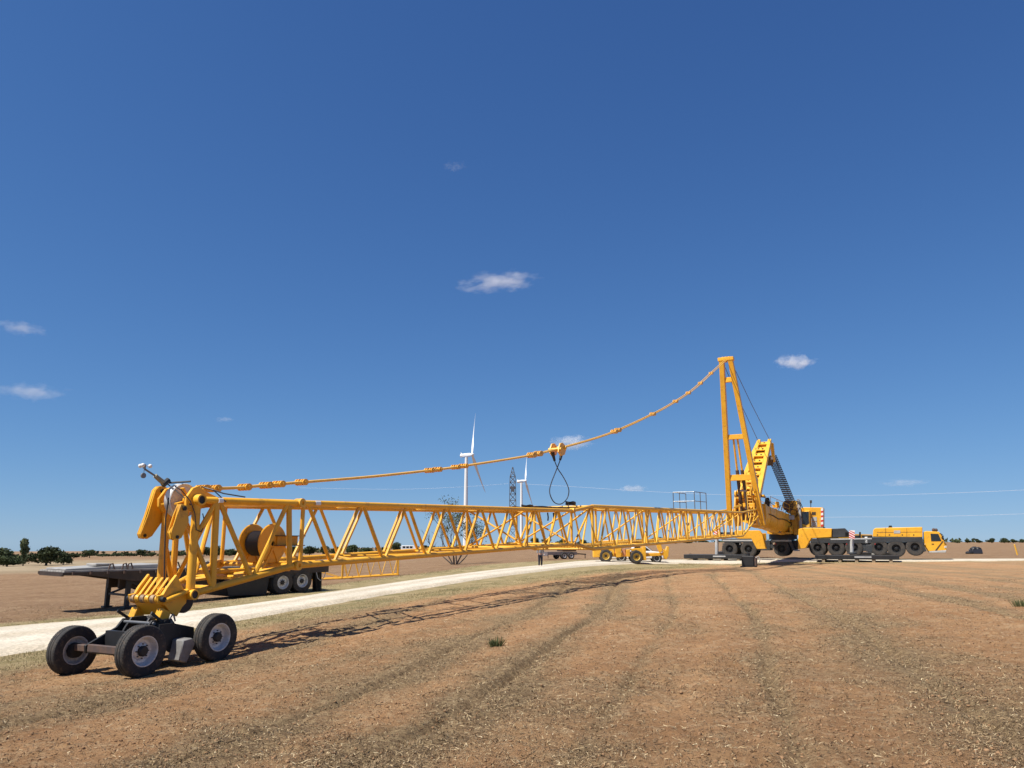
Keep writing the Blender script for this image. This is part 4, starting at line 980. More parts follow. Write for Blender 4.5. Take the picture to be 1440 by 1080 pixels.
for q in (-.9, .9):                                          # rails and ribs along the telescopic boom
    m = MB(); pts_ = [bt.lerp(bh, t_) + NV * q + upv * 1.05 for t_ in (.1, .25, .4, .55, .7)]
    for p_ in pts_: m.tube(p_, p_ + upv * .9, .025, n=5)
    m.path([p_ + upv * .9 for p_ in pts_], .025, 5).path([p_ + upv * .45 for p_ in pts_], .02, 5); m.build('boom_rail', YEL2, crane)
for t_ in (.12, .26, .56, .7): girder(MB(), bt.lerp(bh, t_), bt.lerp(bh, t_ + .008), 1.82, 2.07).build('boom_rib', YEL2, crane)
MB().path([bt.lerp(bh, t_) - NV * .92 + upv * (.2 + .1 * math.sin(t_ * 20)) for t_ in (.05, .15, .25, .35, .45, .55, .65, .75)], .05, 6).build('hydraulic_hose', BLK, crane)
for j in range(5):                                           # rail along the carrier deck
    p_ = K(1130 + j * 6, 742, .2); MB().tube(p_, p_ + Z3 * .9, .02, n=5).build('rail_post', LGR, crane)
for u in (1233, 1250, 1268, 1284): kp('cover_latch', ((u, 751.5), (u + 1.6, 751.5), (u + 1.6, 752.8), (u, 752.8)), .10, .03, BLK, bevel=0)
for u in (1245, 1275): kp('cover_joint', ((u, 742.3), (u + .4, 742.3), (u + .4, 755), (u, 755)), .105, .03, BRN, bevel=0)
for u in (1040, 1070, 1090, 1128, 1165, 1190, 1230, 1300): kp('marker_lamp', ((u, 764.5), (u + 1.2, 764.5), (u + 1.2, 765.6), (u, 765.6)), -.03, .04, REDS if u % 4 else LGR, bevel=0)

# ------------------------------------------------------------------ mats under the jacks
def crane_mat(label, uc, L_, off, depth, topz, wid=None):
    c = K(uc, 785, off + depth / 2); gz = tz(c.x, c.y); c.z = gz
    root = empty('crane_mat', c); tag(root, label, 'crane mat', 'steel mats under the crane jacks')
    hx = CX * L_ / 2; nb = max(4, int(L_ / 1.4))
    for j in range(nb):
        p = c + CX * (L_ * ((j + .5) / nb - .5)); MB().box(p + Z3 * .10, CX * .13, CN * depth / 2, Z3 * .12).build('timber_bearer', WOOD, root)
    MB().box(c + Z3 * (.22 + (topz - .22) / 2), hx, CN * (depth / 2 + .06), Z3 * (topz - .22) / 2).build('steel_slab', BLK, root, bevel=.03)
    MB().box(c + Z3 * (topz * .66 + .05) - CN * (depth / 2 + .07) + CX * L_ * .08, CX * L_ * .1, CN * .01, Z3 * .06).build('marking_plate', LGR, root)
    for j in (-1, 1): MB().path([c + CX * (L_ / 2 - .3) * j + Z3 * topz, c + CX * (L_ / 2 - .3) * j + Z3 * (topz + .12) + CX * .1, c + CX * (L_ / 2 - .3) * j + Z3 * topz + CX * .2], .02, 5).build('lifting_eye', BLK, root)
    return root
crane_mat('black steel mat on timber bearers under the jack beside the rear axles', 1008, 6.0, -4.1, 2.2, .62)
crane_mat('black steel mat on timber bearers under the jack amid the front axles', 1205, 7.0, -4.1, 2.2, .60)
crane_mat('black steel mat on timber bearers behind the rear of the crane', 1036, 4.0, CW + 2.4, 2.2, .60)
crane_mat('black steel mat on timber bearers behind the middle of the crane', 1228, 4.0, CW + 2.4, 2.2, .60)
# low black machine standing by the mats
c = ground_hit(1053, 797.5)
pk = empty('power_pack', c); tag(pk, 'low black machine with pale fittings standing beside the rear mat', 'machine')
MB().box(c + Z3 * .5, CX * .5, CN * .4, Z3 * .42).build('housing', BLK, pk, bevel=.05)
MB().box(c + Z3 * .05, CX * .62, CN * .45, Z3 * .05).build('skid', BLK, pk); MB().tube(c + Z3 * .9, c + Z3 * 1.15, .16, n=12).build('filter', BLK, pk)
MB().box(c + CX * .58 + Z3 * .42, CX * .1, CN * .3, Z3 * .3).build('control_panel', RUST, pk); MB().path([c + CX * .6 + Z3 * .75, c + CX * .85 + Z3 * .9, c + CX * .95 + Z3 * .6, c + CX * .8 + Z3 * .3], .035, 6).build('hose', LGR, pk)

# ------------------------------------------------------------------ flatbed trailer behind the boom tip
_l, _w = ground_hit(183, 856), ground_hit(427, 832.5)
TP = VPlane(_l, (_w - _l)); TX, TN = TP.d, TP.n
def T(u, v, off=0.0): return TP.hit(u, v, off)
tcen = (_l + _w) / 2 + TN * 1.2; tcen.z = tz(tcen.x, tcen.y)
trailer = empty('flatbed_trailer', tcen); tag(trailer, 'long flatbed trailer with dark side rails and grey deck parked beside the gravel road', 'trailer')
zt = T(150, 801.5).z; xs = lambda u: (T(u, 810) - _l).dot(TX)
def TT(x, n, z): q = _l + TX * x + TN * n; q.z = z; return q
x0, x1, xg0, xg1 = xs(90), xs(462), xs(130), xs(190)
TWd = 2.5
MB().prism([TT(x, .0, z) for x, z in ((xs(88), zt - .05), (xg0, zt - .05), (x1, zt - .05), (x1, zt - .36), (xg1, zt - .46), (xg0, zt - .20), (xs(88), zt - .16))], TN * .12).build('side_rail', BRN, trailer, bevel=.01)
MB().prism([TT(x, TWd - .12, z) for x, z in ((xs(88), zt - .05), (xg0, zt - .05), (x1, zt - .05), (x1, zt - .36), (xg1, zt - .46), (xg0, zt - .20), (xs(88), zt - .16))], TN * .12).build('side_rail', BRN, trailer, bevel=.01)
for j in range(9):
    wj = (TWd - .02) / 9; MB().box(TT((x0 + x1) / 2, wj * (j + .5) + .01, zt - .02), TX * (x1 - x0) / 2, TN * (wj / 2 - .012), Z3 * .03).build('deck_plank', DECK, trailer)
for j in range(12):
    x = xs(90) + (x1 - xs(90)) * j / 11.5; MB().box(TT(x, TWd / 2, zt - .13), TX * .04, TN * (TWd / 2 - .13), Z3 * .07).build('cross_bearer', BRN, trailer)
for n in (.7, 1.7): MB().beam(TT(xg1 - .3, n, zt - .5), TT(x1, n, zt - .45), .14, .5).build('main_beam', BRN, trailer)
for n in (.35, TWd - .35):
    p = TT(0, n, zt - .4); q = TT(0, n, tz(p.x, p.y))
    MB().beam(p, q + Z3 * .02, .16, .16, TX).build('landing_leg', BLK, trailer); MB().box(q + Z3 * .03, TX * .16, TN * .16, Z3 * .04).build('leg_foot', BLK, trailer)
    MB().beam(TT(.08, n, zt - .5), TT(1.3, n, zt - .95), .07, .08, TN).build('leg_brace', BLK, trailer); MB().beam(TT(.08, n, zt - 1.0), TT(1.5, n, zt - .5), .07, .09, TN).build('leg_brace', BLK, trailer)
MB().beam(TT(0, .35, zt - 1.0), TT(0, TWd - .35, zt - 1.0), .08, .08).build('leg_tie', BLK, trailer)
tw = make_wheel(.52, .28, .29, ALU, RUB2, 32, .0, trailer, dish=.25)
rzt = math.atan2(TX.y, TX.x); k = 0
for u in (399, 426):
    for n, rz in ((.13, rzt), (.46, rzt), (TWd - .46, rzt + math.pi), (TWd - .13, rzt + math.pi)):
        p = TT(xs(u), n, 0); p.z = tz(p.x, p.y) + .51
        place_wheel(tw, trailer, p, rz, k == 0); k += 1
    p = TT(xs(u), .3, 0); p.z = tz(p.x, p.y) + .51; MB().tube(p, p + TN * (TWd - .6), .08, n=10).build('axle', BLK, trailer)
MB().prism([TT(xs(u), .2, zt - dz) for u, dz in ((318, .4), (384, .4), (380, 1.3), (326, 1.25))], TN * 2.0).build('tool_box', BLK, trailer, bevel=.03)
MB().prism([TT(xs(330), .05, zt - .36), TT(xs(440), .05, zt - .36), TT(xs(440), .05, zt - .52), TT(xs(330), .05, zt - .52)], TN * .3).build('wheel_arch', BLK, trailer)
for n in (.02, TWd - .72):
    p = TT(xs(452), n, zt - .35); MB().prism([p, p + TN * .7, p + TN * .7 - Z3 * .98 + TX * .04, p - Z3 * .98 + TX * .04], TX * .025).build('mud_flap', RUB, trailer)
MB().path([TT(xs(444), -.04, zt - .36), TT(xs(446), -.05, zt - .62), TT(xs(450), -.05, zt - .74), TT(xs(455), -.05, zt - .6), TT(xs(457), -.04, zt - .36)], .02, 6).build('chain', LGR, trailer)
for j in range(16):
    x = x0 + .3 + j * .62; MB().box(TT(x, -.04, zt - .09), TX * .04, TN * .03, Z3 * .06).build('stake_pocket', RUST, trailer)
for x, n in ((x0 + 1.6, .1), (x0 + 2.1, .1), (x0 + 2.3, .1), (x0 + 3.7, .1), (x0 + 4.2, .1), (x0 + 4.7, .1), (x0 + 5.2, .1), (x0 + 5.5, .1)):
    MB().path([TT(x, n, zt + .01), TT(x + .05, n + .03, zt + .2), TT(x + .16, n + .08, zt + .24), TT(x + .22, n, zt + .02)], .03, 6).build('ratchet_strap', RUST, trailer)
sa_, sb_ = TT(xs(95), .3, zt + .014), TT(xs(232), .3, zt + .014)
slab = MB().prism([sa_, sb_, sb_ + Z3 * .17, sa_ + TX * 1.6 + Z3 * .12, sa_ + Z3 * .06], TN * 1.9).build('steel_slab', mat('pale_grey_slab', (.36, .355, .34), .7, col2=(.27, .265, .25), vscale=2, dirt=(.2, .15, .1), dirt_amt=.2), None, origin=sa_, bevel=.02)
tag(slab, 'long pale grey slab lying along the front of the trailer deck', 'slab')
for j, (u, wd_, h_) in enumerate(((150, .3, .09), (308, .5, .22), (321, .5, .22), (334, .5, .22))):
    p = TT(xs(u), .8, zt + (.012 if j else .15)); b = MB().box(p + Z3 * h_ / 2, TX * wd_, TN * .45, Z3 * h_ / 2).build('concrete_block', CONC, None, origin=p, bevel=.02)
    tag(b, ('small pale block lying alone on the grey slab of the trailer', 'pale concrete block of the row of three, next to the grey slab', 'middle pale concrete block of the row of three on the trailer', 'pale concrete block of the row of three, next to the trailer wheels')[j], 'block', None if j == 0 else 'blocks on the trailer deck')

# ------------------------------------------------------------------ spare lattice section lying behind the trailer
_p, _q = ground_hit(461, 816), ground_hit(560.5, 809.3)
LP = VPlane(_p, (_q - _p)); LX, LN = LP.d, LP.n; LL = (_q - _p).length
spare = empty('lattice_section', (_p + _q) / 2 + LN * .6); tag(spare, 'slim yellow lattice section lying on the field edge behind the trailer', 'lattice section')
def LQ(x, n, h): q = _p + LX * x + LN * n; q.z = _p.z + (_q.z - _p.z) * x / LL + .07 + h; return q
xa, xj = -4.0, (LP.hit(480, 814.6) - _p).dot(LX); Hs, Ws = 1.25, 1.25
for n in (0, Ws):
    for h in (0, Hs): MB().tube(LQ(xj, n, h), LQ(LL, n, h), .05, n=10).build('chord', YEL, spare)
    MB().tube(LQ(xa, n * .6 + .25, .12), LQ(xj, n, 0), .05, n=10).build('chord', YEL, spare); MB().tube(LQ(xa, n * .6 + .25, .75), LQ(xj, n, Hs), .05, n=10).build('chord', YEL, spare)
    for x in (xj + .03, LL - .04): MB().tube(LQ(x, n, 0), LQ(x, n, Hs), .045, n=8).build('post', YEL, spare)
    nb = 5
    for j in range(nb):
        a = xj + (LL - xj) * j / nb; b = xj + (LL - xj) * (j + 1) / nb; mm = (a + b) / 2
        MB().tube(LQ(a + .04, n, Hs), LQ(mm, n, 0), .026, n=6).build('diagonal_brace', YEL, spare); MB().tube(LQ(mm, n, 0), LQ(b - .04, n, Hs), .026, n=6).build('diagonal_brace', YELP, spare)
    MB().tube(LQ(xj, n, 0), LQ(xa + 2, n * .8 + .1, 1.0), .026, n=6).build('diagonal_brace', YEL, spare); MB().tube(LQ(xa + 2, n * .8 + .1, 1.0), LQ(xa, n * .6 + .25, .12), .026, n=6).build('diagonal_brace', YEL, spare)
for x in (xj, LL, (xj + LL) / 2):
    for h in (0, Hs): MB().tube(LQ(x, 0, h), LQ(x, Ws, h), .035, n=8).build('cross_tube', YEL, spare)
MB().tube(LQ(LL - .1, 0, Hs), LQ(LL - .1, Ws, 0), .03, n=6).build('diagonal_brace', YEL, spare)

# ------------------------------------------------------------------ yellow carry-deck crane on the road
_p, _q = ground_hit(852, 791.3), ground_hit(895, 790.6)
VP_ = VPlane(_p, (1, -.06)); GX, GN = VP_.d, VP_.n
rt = empty('carry_deck_crane', (_p + _q) / 2 + GN * .9); tag(rt, 'small yellow four-wheeled crane with low boom parked on the gravel road', 'crane')
def G(u, v, off=0.0): return VP_.hit(u, v, off)
def gpz(name, px, off, depth, m, parent=None, bevel=.02): return MB().prism([G(u, v, off) for u, v in px], GN * depth).build(name, m, parent or rt, bevel=bevel)
yw = mat('yellow_rim', (.75, .5, .1), .6, var=.2)
gw = make_wheel(.55, .42, .30, yw, RUB2, 32, .03, rt, dish=.2)
k = 0
for u in (852, 895):
    for off, rz in ((.2, -.06), (1.9, math.pi - .06)):
        p = G(u, 782.5, .2) + GN * (off - .2); p.z = tz(p.x, p.y) + .56; place_wheel(gw, rt, p, rz, k == 0); k += 1
gpz('chassis', ((846, 777), (905, 776), (905, 782), (846, 783.5)), .55, 1.0, YEL)
gpz('engine_hood', ((834, 770), (843, 769), (846, 772), (846, 783.5), (834.5, 784)), .1, 1.9, YEL, bevel=.05)
gpz('fender', ((845, 770), (861, 769.5), (864, 775), (863, 782), (860, 776), (854, 772.5), (848, 773)), .1, .6, YEL)
gpz('tool_box', ((865, 771), (874, 770.5), (874, 783.5), (866, 784)), .2, 1.7, YEL, bevel=.04)
gpz('operator_seat', ((875, 772), (879, 771), (880, 781), (876, 782)), .5, .8, mat('faded_orange_seat', (.5, .24, .13), .7))
gpz('control_panel', ((880.5, 773), (886, 772.5), (886, 783), (881, 783)), .15, 1.8, YEL)
gpz('fender', ((886, 771.5), (903, 770.5), (906, 783), (903, 783), (900, 776), (895, 773.5), (889, 775)), .1, .6, YEL)
gpz('boom', ((836, 761), (886, 758), (886, 766), (836, 769)), .75, .55, YEL, bevel=.03)
gpz('boom_tip_arm', ((922, 757), (927, 756), (932, 774), (928, 778), (924, 770)), .6, .3, YEL)
gpz('front_frame', ((904, 768), (908, 768), (909, 788), (904, 788)), .1, 1.9, YEL)
gpz('hook_frame', ((933, 772), (936, 774), (938, 768), (941, 769), (940, 782), (937, 787), (934, 785)), .5, .6, YEL)
gpz('front_beam', ((904, 778), (936, 777), (936, 781), (904, 783)), .7, .7, YEL)
gpz('counterweight', ((866, 766), (882, 765), (882, 770), (866, 771)), .6, 1.0, BRN)
# pieces of rigging on the ground by it
# ------------------------------------------------------------------ white pickup truck behind it
pk_ = G(905, 789, 4.2); pk_.z = tz(pk_.x, pk_.y)
pick = empty('pickup_truck', pk_); tag(pick, 'white pickup truck parked behind the small yellow crane', 'pickup truck')
def Hh(x, n, z): return pk_ + GX * x * .9 + GN * n + Z3 * z * .84
MB().prism([Hh(x, 0, z) for x, z in ((-3.3, .55), (-3.35, 1.05), (-3.25, 1.12), (-1.15, 1.12), (-.95, 1.2), (1.0, 1.18), (1.75, 1.1), (2.1, 1.0), (2.2, .6), (2.1, .42), (-3.2, .42))], GN * 1.9).build('body', WHT, pick, bevel=.06)
cb = MB().prism([Hh(x, .1, z) for x, z in ((-1.15, 1.1), (-.95, 1.78), (-.7, 1.86), (.15, 1.84), (.95, 1.2), (.95, 1.1))], GN * 1.7).build('cabin', WHT, pick, bevel=.06)
for q in (((-.95, 1.22), (-.82, 1.7), (-.28, 1.74), (-.28, 1.24)), ((-.2, 1.24), (-.2, 1.74), (.12, 1.74), (.72, 1.26))):
    MB().prism([Hh(x, .08, z) for x, z in q], GN * .02).build('side_window', GLS, cb)
MB().prism([Hh(x, .25, z) for x, z in ((.24, 1.79), (.27, 1.8), (.96, 1.26), (.93, 1.24))], GN * 1.4).build('windscreen', GLS, cb)
pw = make_wheel(.40, .26, .25, ALU, RUB, 28, 0, pick, dish=.2); k = 0
for x in (-2.2, 1.35):
    for n, rz in ((.06, -.06), (1.84, math.pi - .06)):
        p = Hh(x, n, 0); p.z = tz(p.x, p.y) + .40; place_wheel(pw, pick, p, rz, k == 0); k += 1
    MB().lathe([(.02, 0), (.46, 0), (.46, .02), (.02, .02)], Hh(x, -.012, .5), GN, 24).build('wheel_arch', BLK, pick)
MB().box(Hh(2.18, .95, .55), GX * .08, GN * .95, Z3 * .12).build('bumper', LGR, pick)

# ------------------------------------------------------------------ small low trailer on the grass beyond the road
_p = ground_hit(785, 786.5); s2 = empty('utility_trailer', _p); tag(s2, 'low grey-brown utility trailer parked beyond the gravel road', 'trailer')
ux = Vector((.96, .28, 0)).normalized(); un = Vector((-ux.y, ux.x, 0))
def U(x, n, z): return _p + ux * x + un * n + Z3 * z
gry = mat('dusty_mauve_steel', (.17, .14, .14), .7, var=.3, vscale=3)
MB().box(U(.4, .9, .72), ux * 1.6, un * 1.1, Z3 * .06).build('deck', gry, s2)
for n in (-.2, 2.0): MB().box(U(.4, n, .62), ux * 1.7, un * .05, Z3 * .16).build('side_rail', gry, s2)
MB().box(U(-1.25, .9, .55), ux * .06, un * 1.1, Z3 * .2).build('tail_board', gry, s2); MB().box(U(-1.33, .9, .5), ux * .01, un * .3, Z3 * .07).build('number_plate', LGR, s2)
MB().box(U(1.3, .9, .95), ux * .8, un * .9, Z3 * .12).build('load', BRN, s2)
uw = make_wheel(.36, .22, .2, ALU, RUB, 24, 0, s2); k = 0; rzu = math.atan2(ux.y, ux.x)
for x in (.55, 1.35):
    for n, rz in ((-.4, rzu), (2.2, rzu + math.pi)):
        p = U(x, n, 0); p.z = tz(p.x, p.y) + .36; place_wheel(uw, s2, p, rz, k == 0); k += 1
    MB().tube(U(x, -.35, .36), U(x, 2.15, .36), .05, n=8).build('axle', BLK, s2)
MB().beam(U(2.0, .9, .6), U(3.6, .9, .5), .12, .12).build('drawbar', BLK, s2); MB().tube(U(3.5, .9, .55), Vector((U(3.5, .9, 0).x, U(3.5, .9, 0).y, tz(U(3.5, .9, 0).x, U(3.5, .9, 0).y))), .04, n=8).build('jockey_leg', BLK, s2)
for x in (-1.2, 0): MB().beam(U(x, -.1, .55), U(x, -.1, .1), .1, .06).build('ramp_leg', BLK, s2)

# ------------------------------------------------------------------ person on the road
def skin_mesh(name, verts, edges, mt, parent, origin, sub=2):
    me_ = bpy.data.meshes.new(name); me_.from_pydata([tuple(v[:3]) for v in verts], edges, []); o = bpy.data.objects.new(name, me_); COL.objects.link(o)
    sk = o.modifiers.new('skin', 'SKIN'); sv = me_.skin_vertices[0].data
    for i, v in enumerate(verts): sv[i].radius = (v[3], v[4] if len(v) > 4 else v[3]); sv[i].use_root = (i == 0)
    ss = o.modifiers.new('sub', 'SUBSURF'); ss.levels = sub; ss.render_levels = sub; me_.materials.append(mt); o.parent = parent
    for p_ in me_.polygons: p_.use_smooth = True
    sk.use_smooth_shade = True
    return o
g = ground_hit(760, 797); per = empty('person', g); tag(per, 'person in dark trousers and grey patterned shirt standing on the gravel road', 'person'); per.rotation_euler = (0, 0, R(20))
SKIN = mat('skin', (.42, .24, .17), .6)
body = [(0, 0, .95, .13, .09), (0, 0, 1.12, .12, .085), (0, 0, 1.32, .15, .1), (0, 0, 1.44, .1, .08), (0, -.01, 1.52, .055), (0, -.02, 1.60, .075, .09), (0, -.02, 1.70, .075, .085),
        (-.19, 0, 1.40, .055), (-.24, .02, 1.14, .042), (-.24, -.06, .90, .032), (-.235, -.09, .82, .03, .02), (.19, 0, 1.40, .055), (.24, .02, 1.14, .042), (.24, -.05, .90, .032), (.235, -.08, .82, .03, .02),
        (-.09, 0, .84, .085), (-.10, -.01, .48, .058), (-.10, .02, .08, .04), (-.10, -.13, .03, .035), (.09, 0, .84, .085), (.10, -.01, .48, .058), (.10, .02, .08, .04), (.10, -.13, .03, .035)]
bed = [(0, 1), (1, 2), (2, 3), (3, 4), (4, 5), (5, 6), (3, 7), (7, 8), (8, 9), (9, 10), (3, 11), (11, 12), (12, 13), (13, 14), (0, 15), (15, 16), (16, 17), (17, 18), (0, 19), (19, 20), (20, 21), (21, 22)]
skin_mesh('body', body, bed, SKIN, per, g)
shirt = [(0, 0, .92, .16, .115), (0, 0, 1.12, .15, .11), (0, 0, 1.32, .175, .12), (0, 0, 1.43, .11, .095), (-.19, 0, 1.40, .08), (-.24, .02, 1.14, .06), (-.24, -.04, .95, .05), (.19, 0, 1.40, .08), (.24, .02, 1.14, .06), (.24, -.04, .95, .05)]
skin_mesh('shirt', shirt, [(0, 1), (1, 2), (2, 3), (3, 4), (4, 5), (5, 6), (3, 7), (7, 8), (8, 9)], mat('grey_patterned_cloth', (.12, .12, .14), .9, col2=(.35, .34, .34), vscale=22), per, g)
trs = [(0, 0, .94, .14, .1), (-.09, 0, .82, .105), (-.10, -.01, .48, .08), (-.10, .02, .09, .065), (.09, 0, .82, .105), (.10, -.01, .48, .08), (.10, .02, .09, .065)]
skin_mesh('trousers', trs, [(0, 1), (1, 2), (2, 3), (0, 4), (4, 5), (5, 6)], mat('dark_navy_cloth', (.02, .022, .035), .9), per, g)
for sx in (-.1, .1): skin_mesh('shoe', [(sx, .04, .05, .05, .045), (sx, -.08, .045, .05, .04), (sx, -.15, .035, .045, .03)], [(0, 1), (1, 2)], LGR, per, g)
skin_mesh('hair', [(0, .01, 1.69, .085, .09), (0, .0, 1.74, .075, .085)], [(0, 1)], mat('dark_hair', (.03, .022, .018), .8), per, g)

# ------------------------------------------------------------------ marker post and dark heap at the right
g = ground_hit(1431, 780.5); po = empty('marker_post', g); tag(po, 'slanting yellow marker post beside the gravel road', 'post')
h_ = 1.15; MB().tube(g - Z3 * .1, g + Z3 * h_ + Vector((-.2, 0, 0)), .075, n=12).build('pipe', YEL2, po); MB().blob(g + Z3 * h_ + Vector((-.2, 0, 0)), .08, .08, .05, 10, 6).build('cap', YEL2, po)
g = ground_hit(1376, 779); bx = empty('plastic_tub', g); tag(bx, 'dark tub heaped with black bags standing in the field beyond the road', 'tub')
MB().prism([g + Vector((x, 0, z)) for x, z in ((-.62, 0), (-.7, .55), (.55, .6), (.6, 0))], Vector((0, .9, 0))).build('tub', mat('dark_blue_plastic', (.035, .04, .055), .5), bx, bevel=.06)
for q in ((-.35, .3, .6), (.2, .4, .65), (-.05, .6, .7), (-1.0, .3, .12)): MB().blob(g + Vector(q), .42, .35, .2, 10, 7, .12).build('bag', BLK, bx)

# ------------------------------------------------------------------ wind turbines, lattice pylon, wires
def turbine(u, v, Y, rot, label, yaw=-14):
    hub = P(u, v, Y); g = Vector((hub.x, hub.y, tz(hub.x, hub.y))); H_ = hub.z - g.z; k = H_ / 90.0
    ax = Vector((math.cos(R(yaw)), math.sin(R(yaw)), 0)); tilt = R(5); axt = (ax * math.cos(tilt) + Z3 * math.sin(tilt)).normalized(); side = Z3.cross(ax).normalized(); upb = axt.cross(side) * -1; upb = upb if upb.z > 0 else -upb
    root = empty('wind_turbine', g - ax * 6 * k); tag(root, label, 'wind turbine', 'wind turbines beyond the field'); g = root.location.copy()
    m = MB(); m.lathe([(2.3 * k, -2), (2.15 * k, 20 * k), (1.9 * k, 50 * k), (1.45 * k, H_ - 1.6 * k), (1.3 * k, H_ - 1.4 * k)], g, Z3, 24); m.build('tower', WHT, root)
    c = g + Z3 * H_ + Z3 * .4 * k
    prof = [(.4, -6.5), (1.5, -6.2), (1.9, -5.2), (2.0, 0), (1.9, 3.6), (1.5, 4.4), (.4, 4.6)]
    n_ = MB().lathe([(r * k, h * k) for r, h in prof], c, axt, 16).build('nacelle', WHT, root); MB().prism([c + axt * a * k + Z3 * z * k - side * .15 * k for a, z in ((-5.6, 1.7), (-6.2, 3.2), (-5.2, 3.2), (-4.2, 1.8))], side * .3 * k).build('vane', WHT, n_)
    hc_ = c + axt * 6.0 * k; MB().lathe([(1.5 * k, -1.3 * k), (1.7 * k, 0), (1.5 * k, 1.0 * k), (.9 * k, 1.8 * k), (.05, 2.2 * k)], hc_, axt, 18).build('hub', WHT, root)
    for j in range(3):
        a = R(rot + 120 * j); d = upb * math.cos(a) + side * math.sin(a); cdir = axt.cross(d).normalized(); m = MB(); secs = []
        for t_, ch, th in ((.02, 1.6, 1.6), (.08, 2.2, 1.3), (.2, 3.4, .8), (.45, 2.4, .5), (.75, 1.5, .28), (.94, .9, .16), (1, .3, .08)):
            p = hc_ + d * 47 * t_ * k + axt * 2.2 * t_ ** 2 * k; tw_ = R(55 * (1 - t_) ** 2 + 22); cd_ = cdir * math.cos(tw_) + axt * math.sin(tw_); td = d.cross(cd_)
            secs.append([p + (cd_ * math.cos(q) * ch / 2 + td * math.sin(q) * th / 2) * k for q in (i * math.pi / 4 for i in range(8))])
        for sct in secs: m.v += sct
        for i in range(len(secs) - 1):
            for q in range(8): m.f.append((i * 8 + q, i * 8 + (q + 1) % 8, (i + 1) * 8 + (q + 1) % 8, (i + 1) * 8 + q))
        m.f.append(tuple(range(8))); m.f.append(tuple(range((len(secs) - 1) * 8, len(secs) * 8))); m.build('blade', WHT, root)
    return root
turbine(664, 640.5, 790, 20, 'tall white wind turbine with one blade raised above the pendant bars')
turbine(739, 677, 1130, 24, 'smaller white wind turbine standing right beside the dark lattice pylon')
pt = P(721, 657, 420); g = Vector((pt.x, pt.y, tz(pt.x, pt.y))); pyl = empty('lattice_pylon', g); tag(pyl, 'dark grey steel lattice pylon beside the smaller wind turbine', 'pylon')
PH = pt.z - g.z; PG = mat('weathered_steel', (.10, .10, .11), .6, metal=.2)
def pw_(h): return 2.0 - .55 * h / PH if h < PH * .88 else max(.15, (1 - h / PH) / .12 * 1.45)
lv = [PH * q for q in (0, .12, .22, .32, .41, .50, .58, .66, .74, .81, .88, .94, 1.0)]
cor = ((-1, -1), (1, -1), (1, 1), (-1, 1))
for sx, sy in cor: MB().path([g + Vector((sx * pw_(h), sy * pw_(h), h)) for h in lv], .17, 5).build('leg', PG, pyl)
for a, b in zip(lv[:-1], lv[1:]):
    m = MB()
    for j in range(4):
        c0, c1 = cor[j], cor[(j + 1) % 4]
        A = lambda c_, h: g + Vector((c_[0] * pw_(h), c_[1] * pw_(h), h))
        m.tube(A(c0, a), A(c1, b), .11, n=4).tube(A(c1, a), A(c0, b), .11, n=4).tube(A(c0, b), A(c1, b), .1, n=4)
    m.build('bracing', PG, pyl)
for h in (PH * .30, PH * .72):
    MB().box(g + Z3 * h - Vector((0, 1.9, 0)), Vector((1.0, 0, 0)), Vector((0, .3, 0)), Z3 * 1.4).build('equipment_panel', PG, pyl)
WL = mat('bright_cable', (.75, .74, .74), .4)
def wire(px, Y0, Y1, label):
    n = len(px); pts = [P(u, v, Y0 + (Y1 - Y0) * i / (n - 1)) for i, (u, v) in enumerate(px)]
    o = MB().path(catmull([tuple(p) for p in pts], 6), .032, 5).build('power_line', WL, None, origin=pts[0]); tag(o, label, 'power line', 'overhead wires'); return o
wire([(727, 680), (800, 684), (895, 690), (1010, 695.5), (1180, 697), (1300, 694.5), (1440, 689), (1640, 678)], 420, 260, 'upper pale overhead wire running from the lattice pylon past the mast')
wire([(715, 680), (660, 684), (560, 688), (420, 686)], 420, 420, 'pale overhead wire running behind the tall wind turbine')
wire([(1065, 733), (1160, 727.5), (1300, 726.5), (1440, 722.5), (1640, 715)], 330, 270, 'lower pale overhead wire passing behind the crane cab')

